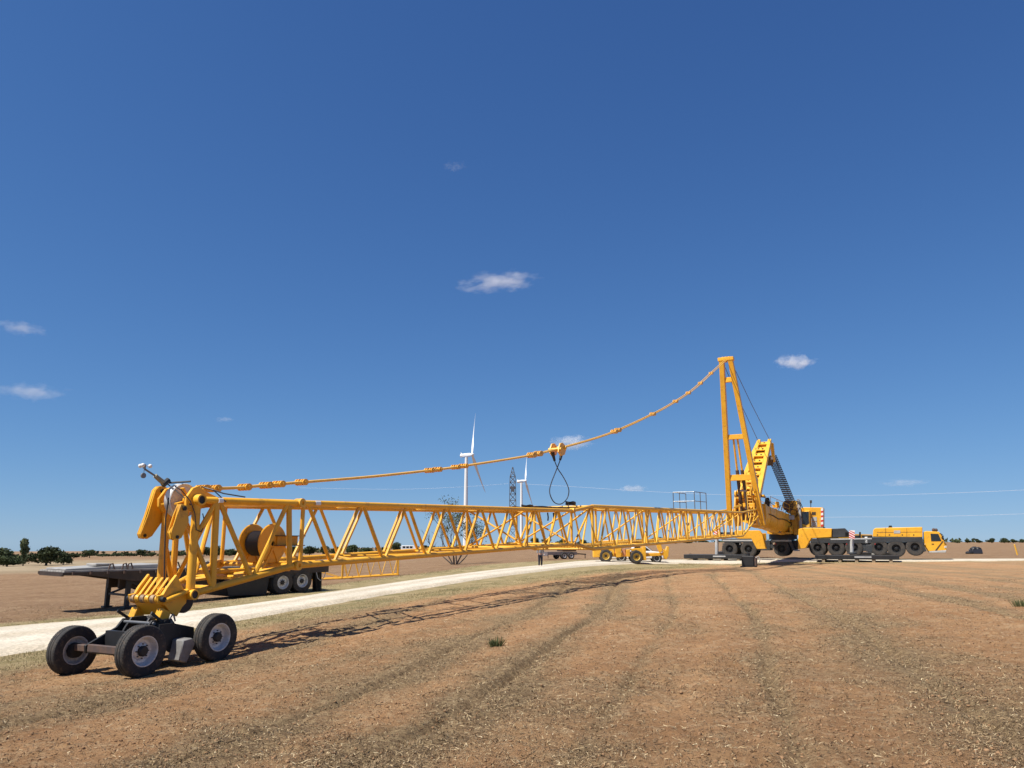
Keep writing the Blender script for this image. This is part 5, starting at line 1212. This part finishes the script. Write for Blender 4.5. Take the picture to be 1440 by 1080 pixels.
# ------------------------------------------------------------------ trees
LEAF = mat('evergreen_leaves', (.045, .062, .025), .75, col2=(.07, .085, .035), vscale=.5, rand=.25, spec=.2)
LEAF2 = mat('olive_leaves', (.10, .12, .05), .75, col2=(.15, .155, .07), vscale=.5, rand=.2, spec=.2)
BARK = mat('grey_bark', (.10, .08, .062), .9, var=.3, vscale=6)
def crown_mesh(name, seed, lobes, nleaf, ls, m):
    rs = np.random.RandomState(seed); V_ = []; n = nleaf
    wts = np.array([l[3] * l[4] * l[5] for l in lobes]) ** .67; wts /= wts.sum(); pick_ = rs.choice(len(lobes), n, p=wts); lob = np.array(lobes)[pick_]
    d = rs.normal(size=(n, 3)); d /= np.linalg.norm(d, axis=1)[:, None]; rad = rs.uniform(.45, 1.0, n) ** .5; bumps = 1 + .22 * np.sin(d[:, 0] * 7 + seed) * np.sin(d[:, 1] * 6 + pick_) + .15 * np.sin(d[:, 2] * 9 + pick_ * 2)
    c = lob[:, :3] + d * rad[:, None] * bumps[:, None] * lob[:, 3:6]
    a = rs.normal(size=(n, 3)); a /= np.linalg.norm(a, axis=1)[:, None]; b = np.cross(a, rs.normal(size=(n, 3))); b /= np.linalg.norm(b, axis=1)[:, None]
    s = ls * rs.uniform(.6, 1.5, n)[:, None]
    v = np.stack([c - a * s, c - b * s * .55, c + a * s, c + b * s * .55], 1).reshape(-1, 3)
    me_ = bpy.data.meshes.new(name); me_.vertices.add(len(v)); me_.vertices.foreach_set('co', v.astype(np.float32).ravel())
    me_.loops.add(4 * n); me_.polygons.add(n); me_.loops.foreach_set('vertex_index', np.arange(4 * n, dtype=np.int32)); me_.polygons.foreach_set('loop_start', np.arange(0, 4 * n, 4, dtype=np.int32)); me_.update(calc_edges=True); me_.materials.append(m); return me_
def lobes_for(seed, kind):
    r_ = random.Random(seed); L_ = []
    if kind == 'dome':
        for k in range(16): a = r_.uniform(0, 6.28); q = r_.uniform(0, .68) ** .8; L_.append((math.cos(a) * q, math.sin(a) * q, .14 + .62 * (1 - q * q) * r_.uniform(.25, 1.05), .32, .32, .21))
    elif kind == 'tall':
        for k in range(10): z = r_.uniform(.15, .92); a = r_.uniform(0, 6.28); q = r_.uniform(.1, .5) * (1.05 - z * .5); L_.append((math.cos(a) * q, math.sin(a) * q, z, .26, .26, .13))
    else:
        for k in range(9): a = r_.uniform(0, 6.28); q = r_.uniform(0, .5); L_.append((math.cos(a) * q, math.sin(a) * q, r_.uniform(.28, .8), .4, .4, .2))
    return L_
def trunk_mesh(kind, seed):
    r_ = random.Random(seed); m = MB(); m.path([(0, 0, -.05), (.02, 0, .2), (-.01, .01, .45)], .05, 7, [.06, .045, .03])
    for k in range(5): a = r_.uniform(0, 6.28); m.path([(0, 0, .18 + .04 * k), (math.cos(a) * .2, math.sin(a) * .2, .4 + .03 * k), (math.cos(a) * .4, math.sin(a) * .4, .62 + .03 * k)], .03, 5, [.03, .02, .008])
    o = m.build('trunk', BARK, None, (0, 0, 0)); me_ = o.data; bpy.data.objects.remove(o); return me_
TREE = {}
for kind, m_ in (('dome', LEAF), ('tall', LEAF2), ('round', LEAF)):
    for sd_ in (1, 2): TREE[kind, sd_] = (crown_mesh('crown', sd_ * 13 + len(kind), lobes_for(sd_ * 5 + len(kind), kind), 4200 if kind == 'dome' else 3000, .055 if kind != 'tall' else .05, m_), trunk_mesh(kind, sd_))
def tree(u, vt, wpx, Y, kind, label, group=None, sd_=None):
    p = P(u, 765, Y); g = Vector((p.x, p.y, tz(p.x, p.y))); H_ = max(1.2, P(u, vt, Y).z - g.z); Wd = wpx * Y * .000905 / 1.05
    H_ *= 1.12; root = empty('tree' if kind != 'bush' else 'bush', g); tag(root, label, 'tree', group)
    cm, tm = TREE[kind, sd_ or rnd.choice((1, 2))]
    for nm, me_ in (('crown', cm), ('trunk', tm)):
        o = bpy.data.objects.new(nm, me_); COL.objects.link(o); o.parent = root; o.scale = (Wd * .62, Wd * .62, H_)
    root.rotation_euler = (0, 0, rnd.uniform(0, 6.28)); return root
tree(36, 760, 26, 150, 'tall', 'tall loose olive tree rising above the dark dome of bushes', sd_=1)
tree(68, 769, 52, 147, 'dome', 'broad dark dome-shaped evergreen tree beside the tall olive tree', sd_=1)
tree(6, 771, 44, 165, 'dome', 'dark spreading evergreen tree left of the tall olive tree', sd_=2)
tree(92, 776, 24, 152, 'dome', 'low dark bush at the foot of the broad dome-shaped tree', sd_=2)
tree(14, 782, 40, 146, 'dome', 'low brushy thicket in front of the spreading evergreen', sd_=1)
DG = 'dark evergreen trees along the far field edge'; DL = 'dark round evergreen tree along the far field edge'
for u, vt, wp_, Y, kd in ((106, 778, 22, 255, 'dome'), (128, 774, 22, 260, 'round'), (146, 779, 24, 300, 'dome'), (166, 778, 22, 310, 'dome'), (184, 779, 22, 300, 'dome'), (248, 775, 24, 280, 'dome'), (268, 773, 22, 270, 'dome'), (384, 770, 22, 300, 'dome'), (516, 770, 20, 300, 'dome'), (199, 773.5, 18, 262, 'round'), (214, 777, 18, 270, 'dome'), (232, 776, 20, 280, 'dome'), (288, 770, 22, 255, 'round'),
                          (303, 768, 22, 260, 'dome'), (324, 772, 20, 270, 'dome'), (340, 769, 22, 260, 'round'), (362, 770, 20, 300, 'dome'), (412, 768, 18, 260, 'dome'), (436, 768, 22, 262, 'dome'), (456, 768.5, 18, 258, 'round'), (474, 769, 20, 265, 'dome'), (494, 766, 24, 262, 'dome'),
                          (557, 764, 20, 300, 'round'), (716, 762, 14, 420, 'dome'), (753, 757, 18, 330, 'round'), (768, 758, 16, 330, 'round'), (790, 758, 18, 330, 'dome'), (820, 759, 16, 340, 'dome'),
                          (898, 758, 24, 330, 'dome'), (925, 756, 26, 320, 'round'), (950, 757, 24, 330, 'dome'), (966, 759, 16, 340, 'dome')):
    for lim, lb, gr_ in ((250, 'dark evergreen tree on the far edge of the pale field beyond the flatbed trailer front', 'trees edging the pale field'), (520, 'dark evergreen tree in the row beyond the flatbed trailer wheels', 'tree row beyond the trailer'),
                         (600, 'single round dark tree beside the far white van', None), (740, 'small dark tree at the foot of the lattice pylon', None), (850, 'dark tree in the clump beyond the low utility trailer', 'tree clump beyond the utility trailer'), (2000, 'dark tree in the clump beyond the small yellow crane', 'tree clump beyond the small yellow crane')):
        if u < lim: tree(u, vt, wp_, Y, kd, lb, gr_); break
RG = 'small trees on the right horizon'; RL = 'small dark tree on the horizon beyond the marker post and crane cab'
for u, vt, wp_ in ((1346, 760.2, 9), (1361, 758.3, 11), (1377, 759.2, 12), (1395, 756.8, 14), (1413, 756.6, 15), (1426, 758, 12), (1438, 758, 10), (1010, 760, 10), (990, 760, 12)):
    tree(u, vt, wp_, 620, 'dome', RL if u > 1200 else 'tiny far dark tree just behind the rear of the big crane', RG if u > 1200 else 'tiny trees behind the crane rear')
# far-off wood along the horizon: one mass
rs = np.random.RandomState(5); vv = []; ff = []
for k in range(5200):
    az = rs.uniform(-1.25, 1.05); r_ = rs.uniform(1100, 1900); x, y = math.sin(az) * r_, math.cos(az) * r_
    if vnoise(np.array([az * 14.]), np.array([.5]))[0] < .42: continue
    c = np.array([x, y, tz(x, y) + rs.uniform(0, 5.5)]); s = rs.uniform(1.5, 4); a = rs.normal(size=3); a /= np.linalg.norm(a); b = np.cross(a, rs.normal(size=3)); b /= np.linalg.norm(b); i = len(vv)
    vv += [tuple(c - a * s), tuple(c - b * s * .7), tuple(c + a * s), tuple(c + b * s * .7)]; ff.append((i, i + 1, i + 2, i + 3))
mw = bpy.data.meshes.new('far_wood'); mw.from_pydata(vv, [], ff); mw.materials.append(LEAF); ow = bpy.data.objects.new('far_wood', mw); COL.objects.link(ow); tag(ow, 'low far-off wood along the horizon', 'wood', kind='stuff')
# half-bare tree behind the boom
g = ground_hit(640, 794); half = empty('bare_tree', g); tag(half, 'half-bare tree with dark dead limbs beyond the road behind the boom', 'tree')
r_ = random.Random(21); tips = []; m = MB()
def limb(p, d, L_, rad, depth):
    pts = [p]; dd = d.normalized(); q = p
    for k in range(4): dd = (dd + Vector((r_.uniform(-.28, .28), r_.uniform(-.28, .28), r_.uniform(-.05, .22)))).normalized(); q = q + dd * L_ / 4; pts.append(q)
    m.path(pts, rad, 6, [rad * (1 - .17 * k) for k in range(5)])
    if depth == 0: tips.append(q); tips.append(pts[3]); return
    for k in range(3 if depth > 1 else 3):
        t_ = r_.choice((2, 3, 4, 4)); nd = (dd + Vector((r_.uniform(-.9, .9), r_.uniform(-.9, .9), r_.uniform(-.1, .6)))).normalized(); limb(pts[t_], nd, L_ * r_.uniform(.5, .75), rad * .5, depth - 1)
for k, (a, tl, L_) in enumerate(((0, .1, 2.4), (2.2, .4, 2.1), (4.0, .5, 2.2), (5.2, .75, 2.0), (1.0, .8, 1.7), (3.2, .9, 1.8), (3.0, 1.1, 1.9), (.2, 1.0, 1.7))):
    limb(g - Z3 * .1 + Vector((math.cos(a), math.sin(a), 0)) * .15, Vector((math.cos(a) * tl, math.sin(a) * tl, 1)), L_ * 1.28, .085, 3)
m.build('limbs', mat('dead_wood', (.11, .09, .075), .9), half)
V_ = []; Fc = []; rs = np.random.RandomState(9)
for t_ in tips:
    if t_.x < g.x - 1.0 and t_.z - g.z < 4.4: continue
    for k in range(9):
        c = np.array(t_) + rs.normal(size=3) * .2; s = rs.uniform(.045, .10); a = rs.normal(size=3); a /= np.linalg.norm(a); b = np.cross(a, rs.normal(size=3)); b /= np.linalg.norm(b); i = len(V_)
        V_ += [Vector(c - a * s), Vector(c - b * s * .6), Vector(c + a * s), Vector(c + b * s * .6)]; Fc.append((i, i + 1, i + 2, i + 3))
mm = MB(); mm.v = V_; mm.f = Fc; mm.build('leaves', LEAF2, half, smooth=0)
# white van far behind
c = P(575, 772, 330); c.z = tz(c.x, c.y); van = empty('white_van', c); tag(van, 'white van parked at the far tree line behind the boom', 'van')
kx = 1.15; bd = MB().prism([c + Vector((x, 0, z)) * kx for x, z in ((-2.9, .5), (-2.9, 2.2), (-2.6, 2.5), (1.6, 2.5), (2.3, 1.6), (3.0, 1.4), (3.1, .5))], Vector((0, 2, 0))).build('body', WHT, van, bevel=.1)
for x in (-2.3, -1.0, .3): MB().prism([c + Vector((x + a, -.02, z)) * kx for a, z in ((0, 1.5), (0, 2.2), (1.0, 2.2), (1.0, 1.5))], Vector((0, .02, 0))).build('window', GLS, bd)
for x in (-1.9, 2.0): MB().lathe([(.05, 0), (.5, 0), (.5, .3), (.05, .3)], c + Vector((x * kx, -.05, .5)), (0, 1, 0), 16).build('wheel', RUB, van)

# ------------------------------------------------------------------ ground cover
def strips(name, P0, P1, P2, wdt, m, label, cat):
    n = len(P0); t = P2 - P0; t /= np.linalg.norm(t, axis=1)[:, None] + 1e-9; up = np.random.RandomState(1).normal(size=(n, 3)) * .5 + np.array([0, 0, 1.0]); s = np.cross(t, up); s /= np.linalg.norm(s, axis=1)[:, None] + 1e-9; s *= wdt[:, None] / 2
    v = np.stack([P0 - s, P0 + s, P1 - s * .9, P1 + s * .9, P2 - s * .35, P2 + s * .35], 1).reshape(-1, 3)
    b = np.arange(n)[:, None] * 6; f = np.concatenate([b + np.array([[0, 1, 3, 2]]), b + np.array([[2, 3, 5, 4]])], 1).reshape(-1, 4).astype(np.int32)
    me_ = bpy.data.meshes.new(name); me_.vertices.add(len(v)); me_.vertices.foreach_set('co', v.astype(np.float32).ravel()); me_.loops.add(f.size); me_.polygons.add(len(f)); me_.loops.foreach_set('vertex_index', f.ravel()); me_.polygons.foreach_set('loop_start', np.arange(0, f.size, 4, dtype=np.int32)); me_.update(calc_edges=True)
    at = me_.attributes.new('tone', 'FLOAT', 'POINT'); at.data.foreach_set('value', np.repeat(np.random.RandomState(2).rand(n), 6).astype(np.float32))
    me_.materials.append(m); o = bpy.data.objects.new(name, me_); COL.objects.link(o); tag(o, label, cat, kind='stuff'); return o
def tone_mat(name, stops):
    m = bpy.data.materials.new(name); m.use_nodes = True; nt = m.node_tree; b = nt.nodes['Principled BSDF']; b.inputs['Roughness'].default_value = .8; b.inputs['Specular IOR Level'].default_value = .25
    a = nt.nodes.new('ShaderNodeAttribute'); a.attribute_name = 'tone'; r = nt.nodes.new('ShaderNodeValToRGB'); cr = r.color_ramp; cr.interpolation = 'LINEAR'
    while len(cr.elements) < len(stops): cr.elements.new(.5)
    for e, (p, c) in zip(cr.elements, stops): e.position = p; e.color = (*c, 1)
    nt.links.new(a.outputs['Fac'], r.inputs[0]); nt.links.new(r.outputs[0], b.inputs['Base Color']); return m
STRAW = tone_mat('dry_straw', [(0, (.075, .05, .03)), (.4, (.18, .12, .065)), (.75, (.31, .215, .115)), (.93, (.46, .345, .195)), (1, (.6, .49, .31))])
GRASS = tone_mat('dry_verge_grass', [(0, (.08, .09, .03)), (.25, (.19, .165, .07)), (.6, (.36, .275, .145)), (1, (.5, .41, .24))])
rs = np.random.RandomState(11)
def zg(x, y): return terrain(x, y) + field_relief(x, y) * np.clip(1.15 - np.hypot(x, y - 4) / 70, 0, 1)
n = 420000; r_ = np.exp(rs.uniform(math.log(4.6), math.log(42), n)); az = rs.uniform(-.80, .80, n); x = r_ * np.sin(az); y = r_ * np.cos(az)
pt_ = patchiness(x, y); cl = fbm(x * 1.8 + 7, y * 1.8, 3); keep = (rs.rand(n) < np.clip(.16 + .9 * pt_ * np.clip(cl * 3 - .9, 0, 1.2), 0, 1)); x, y, r_ = x[keep], y[keep], r_[keep]
keep = road_sd(x, y) > 1.2; x, y, r_ = x[keep], y[keep], r_[keep]; n = len(x); print('straw', n)
L_ = rs.uniform(.012, .05, n) * rs.choice([1, 1, 1, 2.0], n); th = rs.uniform(0, 6.28, n) ; tilt = np.abs(rs.normal(0, .22, n)) + .03; steep = rs.rand(n) < .3; tilt[steep] = rs.uniform(.5, 1.3, steep.sum()); L_[steep] = rs.uniform(.015, .05, steep.sum())
d = np.stack([np.cos(th) * np.cos(tilt), np.sin(th) * np.cos(tilt), np.sin(tilt)], 1); z0 = zg(x, y) + .004; P0 = np.stack([x, y, z0], 1); P1 = P0 + d * (L_ * .5)[:, None] + rs.normal(size=(n, 3)) * np.array([.008, .008, .005]); P2 = P0 + d * L_[:, None]; P2[:, 2] = np.maximum(P2[:, 2] - L_ * .12, zg(P2[:, 0], P2[:, 1]) + .003); P1[:, 2] = np.maximum(P1[:, 2], zg(P1[:, 0], P1[:, 1]) + .005)
strips('straw_litter', P0, P1, P2, rs.uniform(.003, .0065, n) * (1 + r_ / 22), STRAW, 'dry straw litter scattered over the tilled soil', 'straw')
# verge grass
n = 90000; k = rs.randint(0, len(RC) - 35, n); t_ = rs.rand(n)[:, None]; base = RC[k] * (1 - t_) + RC[k + 1] * t_; dr = RC[k + 1] - RC[k]; dr /= np.linalg.norm(dr, axis=1)[:, None]; nn = np.stack([dr[:, 1], -dr[:, 0]], 1); sgn = rs.choice([1, 1, -1], n); offd = RWid[k] + np.abs(rs.normal(0, 1.4, n)) - .35
xy = base + nn * (sgn * offd)[:, None]; x, y = xy[:, 0], xy[:, 1]; keep = (rs.rand(n) < np.clip(fbm(x * .7, y * .7, 3) * 2.2 - .45, 0, 1)) & (road_sd(x, y) > -.4 * rs.rand(n) ** 2); x, y = x[keep], y[keep]; n = len(x); r_ = np.hypot(x, y)
L_ = rs.uniform(.03, .09, n); th = rs.uniform(0, 6.28, n); tilt = rs.uniform(.4, 1.4, n); d = np.stack([np.cos(th) * np.cos(tilt), np.sin(th) * np.cos(tilt), np.sin(tilt)], 1); P0 = np.stack([x, y, terrain(x, y) - .01], 1)
strips('verge_grass', P0, P0 + d * (L_ * .55)[:, None], P0 + d * L_[:, None] - np.array([0, 0, .015]), rs.uniform(.004, .008, n) * (1 + r_ / 60), GRASS, 'short dry grass along both verges of the gravel road', 'grass')
# clods
n = 45000; r_ = np.exp(rs.uniform(math.log(4.6), math.log(32), n)); az = rs.uniform(-.8, .8, n); x = r_ * np.sin(az); y = r_ * np.cos(az); keep = (road_sd(x, y) > 1.6) & (rs.rand(n) < np.clip(fbm(x * .8, y * .8, 3) * 3 - .9, .05, 1)); x, y = x[keep], y[keep]; n = len(x)
ico = bmesh.new(); bmesh.ops.create_icosphere(ico, subdivisions=1, radius=1); iv = np.array([v.co[:] for v in ico.verts]); ifc = np.array([[v.index for v in f.verts] for f in ico.faces], np.int32); ico.free()
sz = np.minimum(.004 + rs.exponential(.005, n), .022); v = iv[None] * (1 + rs.normal(0, .22, (n, len(iv), 1))) * sz[:, None, None] * rs.uniform(.6, 1.2, (n, 1, 3)); v[:, :, 2] *= .75; v += np.stack([x, y, zg(x, y) + sz * .25], 1)[:, None]
f = (ifc[None] + (np.arange(n) * len(iv))[:, None, None]).reshape(-1, 3).astype(np.int32); me_ = bpy.data.meshes.new('soil_clods'); me_.vertices.add(n * len(iv)); me_.vertices.foreach_set('co', v.astype(np.float32).ravel()); me_.loops.add(f.size); me_.polygons.add(len(f)); me_.loops.foreach_set('vertex_index', f.ravel()); me_.polygons.foreach_set('loop_start', np.arange(0, f.size, 3, dtype=np.int32)); me_.update(calc_edges=True)
me_.materials.append(mat('clod_soil', (.34, .205, .11), .95, col2=(.2, .115, .06), vscale=3, spec=.15, bump=.4, bscale=50)); o = bpy.data.objects.new('soil_clods', me_); COL.objects.link(o); tag(o, 'crumbled reddish soil clods strewn over the tilled field', 'clods', kind='stuff')
# weeds standing in the field
def weed(u, v, h, spread, nb, label, m):
    g = ground_hit(u, v); rw = np.random.RandomState(int(u)); th = rw.uniform(0, 6.28, nb); q = rw.uniform(0, spread * .5, nb); x = g.x + np.cos(th) * q; y = g.y + np.sin(th) * q; Lw = h * rw.uniform(.5, 1, nb); tl = rw.uniform(.8, 1.5, nb); d = np.stack([np.cos(th) * np.cos(tl), np.sin(th) * np.cos(tl), np.sin(tl)], 1)
    P0 = np.stack([x, y, zg(x, y) - .01], 1); o = strips('weed', P0 - np.array(g), P0 + d * (Lw * .5)[:, None] - np.array(g), P0 + d * Lw[:, None] - np.array(g), rw.uniform(.008, .02, nb), m, label, 'weed'); del o['kind']; o.location = g
WEED = tone_mat('weed_green', [(0, (.05, .07, .025)), (.5, (.09, .11, .04)), (1, (.2, .19, .09))])
weed(697, 908, .2, .24, 130, 'bushy dark green weed standing alone in the tilled field', WEED)
weed(1437, 853, .22, .4, 90, 'small green weed at the right edge of the tilled field', WEED)

# ------------------------------------------------------------------ clouds
def cloud(u, v, wpx, hpx, dens, label, seed, tilt=0.0):
    d = ray(u, v); el = math.atan2(d.z, d.y); Y = min(14000, 1500 / math.tan(el)); c = P(u, v, Y); W_ = wpx * Y * .000905 / 2; H_ = hpx * Y * .00090 / 2
    me_ = bpy.data.meshes.new('cloud'); bm = bmesh.new(); bmesh.ops.create_icosphere(bm, subdivisions=3, radius=1); bm.to_mesh(me_); bm.free()
    o = bpy.data.objects.new('cloud', me_); COL.objects.link(o); o.location = c; o.scale = (W_, W_ * .6, H_); o.rotation_euler = (0, tilt, 0)
    m = bpy.data.materials.new('cloud_vapour'); m.use_nodes = True; nt = m.node_tree; N = nt.nodes; L = nt.links; N.remove(N['Principled BSDF'])
    tc = N.new('ShaderNodeTexCoord'); mp = N.new('ShaderNodeMapping'); mp.inputs['Location'].default_value = (seed * 3.7, seed * 1.3, seed); mp.inputs['Scale'].default_value = (2.4, 1.6, 1.1); L.new(tc.outputs['Object'], mp.inputs[0])
    nz = N.new('ShaderNodeTexNoise'); nz.inputs['Scale'].default_value = 1.5; nz.inputs['Detail'].default_value = 6; nz.inputs['Roughness'].default_value = .62; L.new(mp.outputs[0], nz.inputs['Vector'])
    ln = N.new('ShaderNodeVectorMath'); ln.operation = 'LENGTH'; L.new(tc.outputs['Object'], ln.inputs[0])
    def mth(op, a, b):
        q = N.new('ShaderNodeMath'); q.operation = op
        for k, x_ in enumerate((a, b)):
            if isinstance(x_, (int, float)): q.inputs[k].default_value = x_
            else: L.new(x_, q.inputs[k])
        return q.outputs[0]
    e = mth('SUBTRACT', nz.outputs[0], mth('ADD', mth('MULTIPLY', mth('POWER', ln.outputs['Value'], 1.6), .46), .30)); e = mth('MAXIMUM', e, 0.0)
    vol = N.new('ShaderNodeVolumePrincipled'); vol.inputs['Color'].default_value = (1, 1, 1, 1); vol.inputs['Anisotropy'].default_value = -.1; L.new(mth('MULTIPLY', e, dens * 22.0 / W_), vol.inputs['Density'])
    L.new(vol.outputs[0], N['Material Output'].inputs['Volume']); me_.materials.append(m)
    tag(o, label, 'cloud', 'small clouds in the blue sky'); return o
cloud(701, 397, 190, 30, .40, 'small bright streak of cloud high in the clear sky', 1, R(-6))
cloud(1118, 509, 90, 34, .42, 'small puff of cloud to the right of the mast top', 2)
cloud(803, 622, 90, 34, .5, 'small white cloud right behind the pendant yoke', 3)
cloud(889, 687, 60, 16, .35, 'tiny low cloud above the walkway section of the boom', 4)
cloud(28, 461, 120, 28, .14, 'faint wispy cloud at the upper left edge of the sky', 5, R(5))
cloud(42, 551, 150, 38, .16, 'faint wispy cloud below another at the left edge', 6)
cloud(639, 234, 60, 22, .04, 'very faint wisp of cloud highest in the sky', 7)
cloud(1272, 679, 110, 16, .14, 'thin low cloud bank above the driver cab', 8)
cloud(315, 590, 40, 12, .1, 'tiny faint cloud fleck above the boom head', 9)
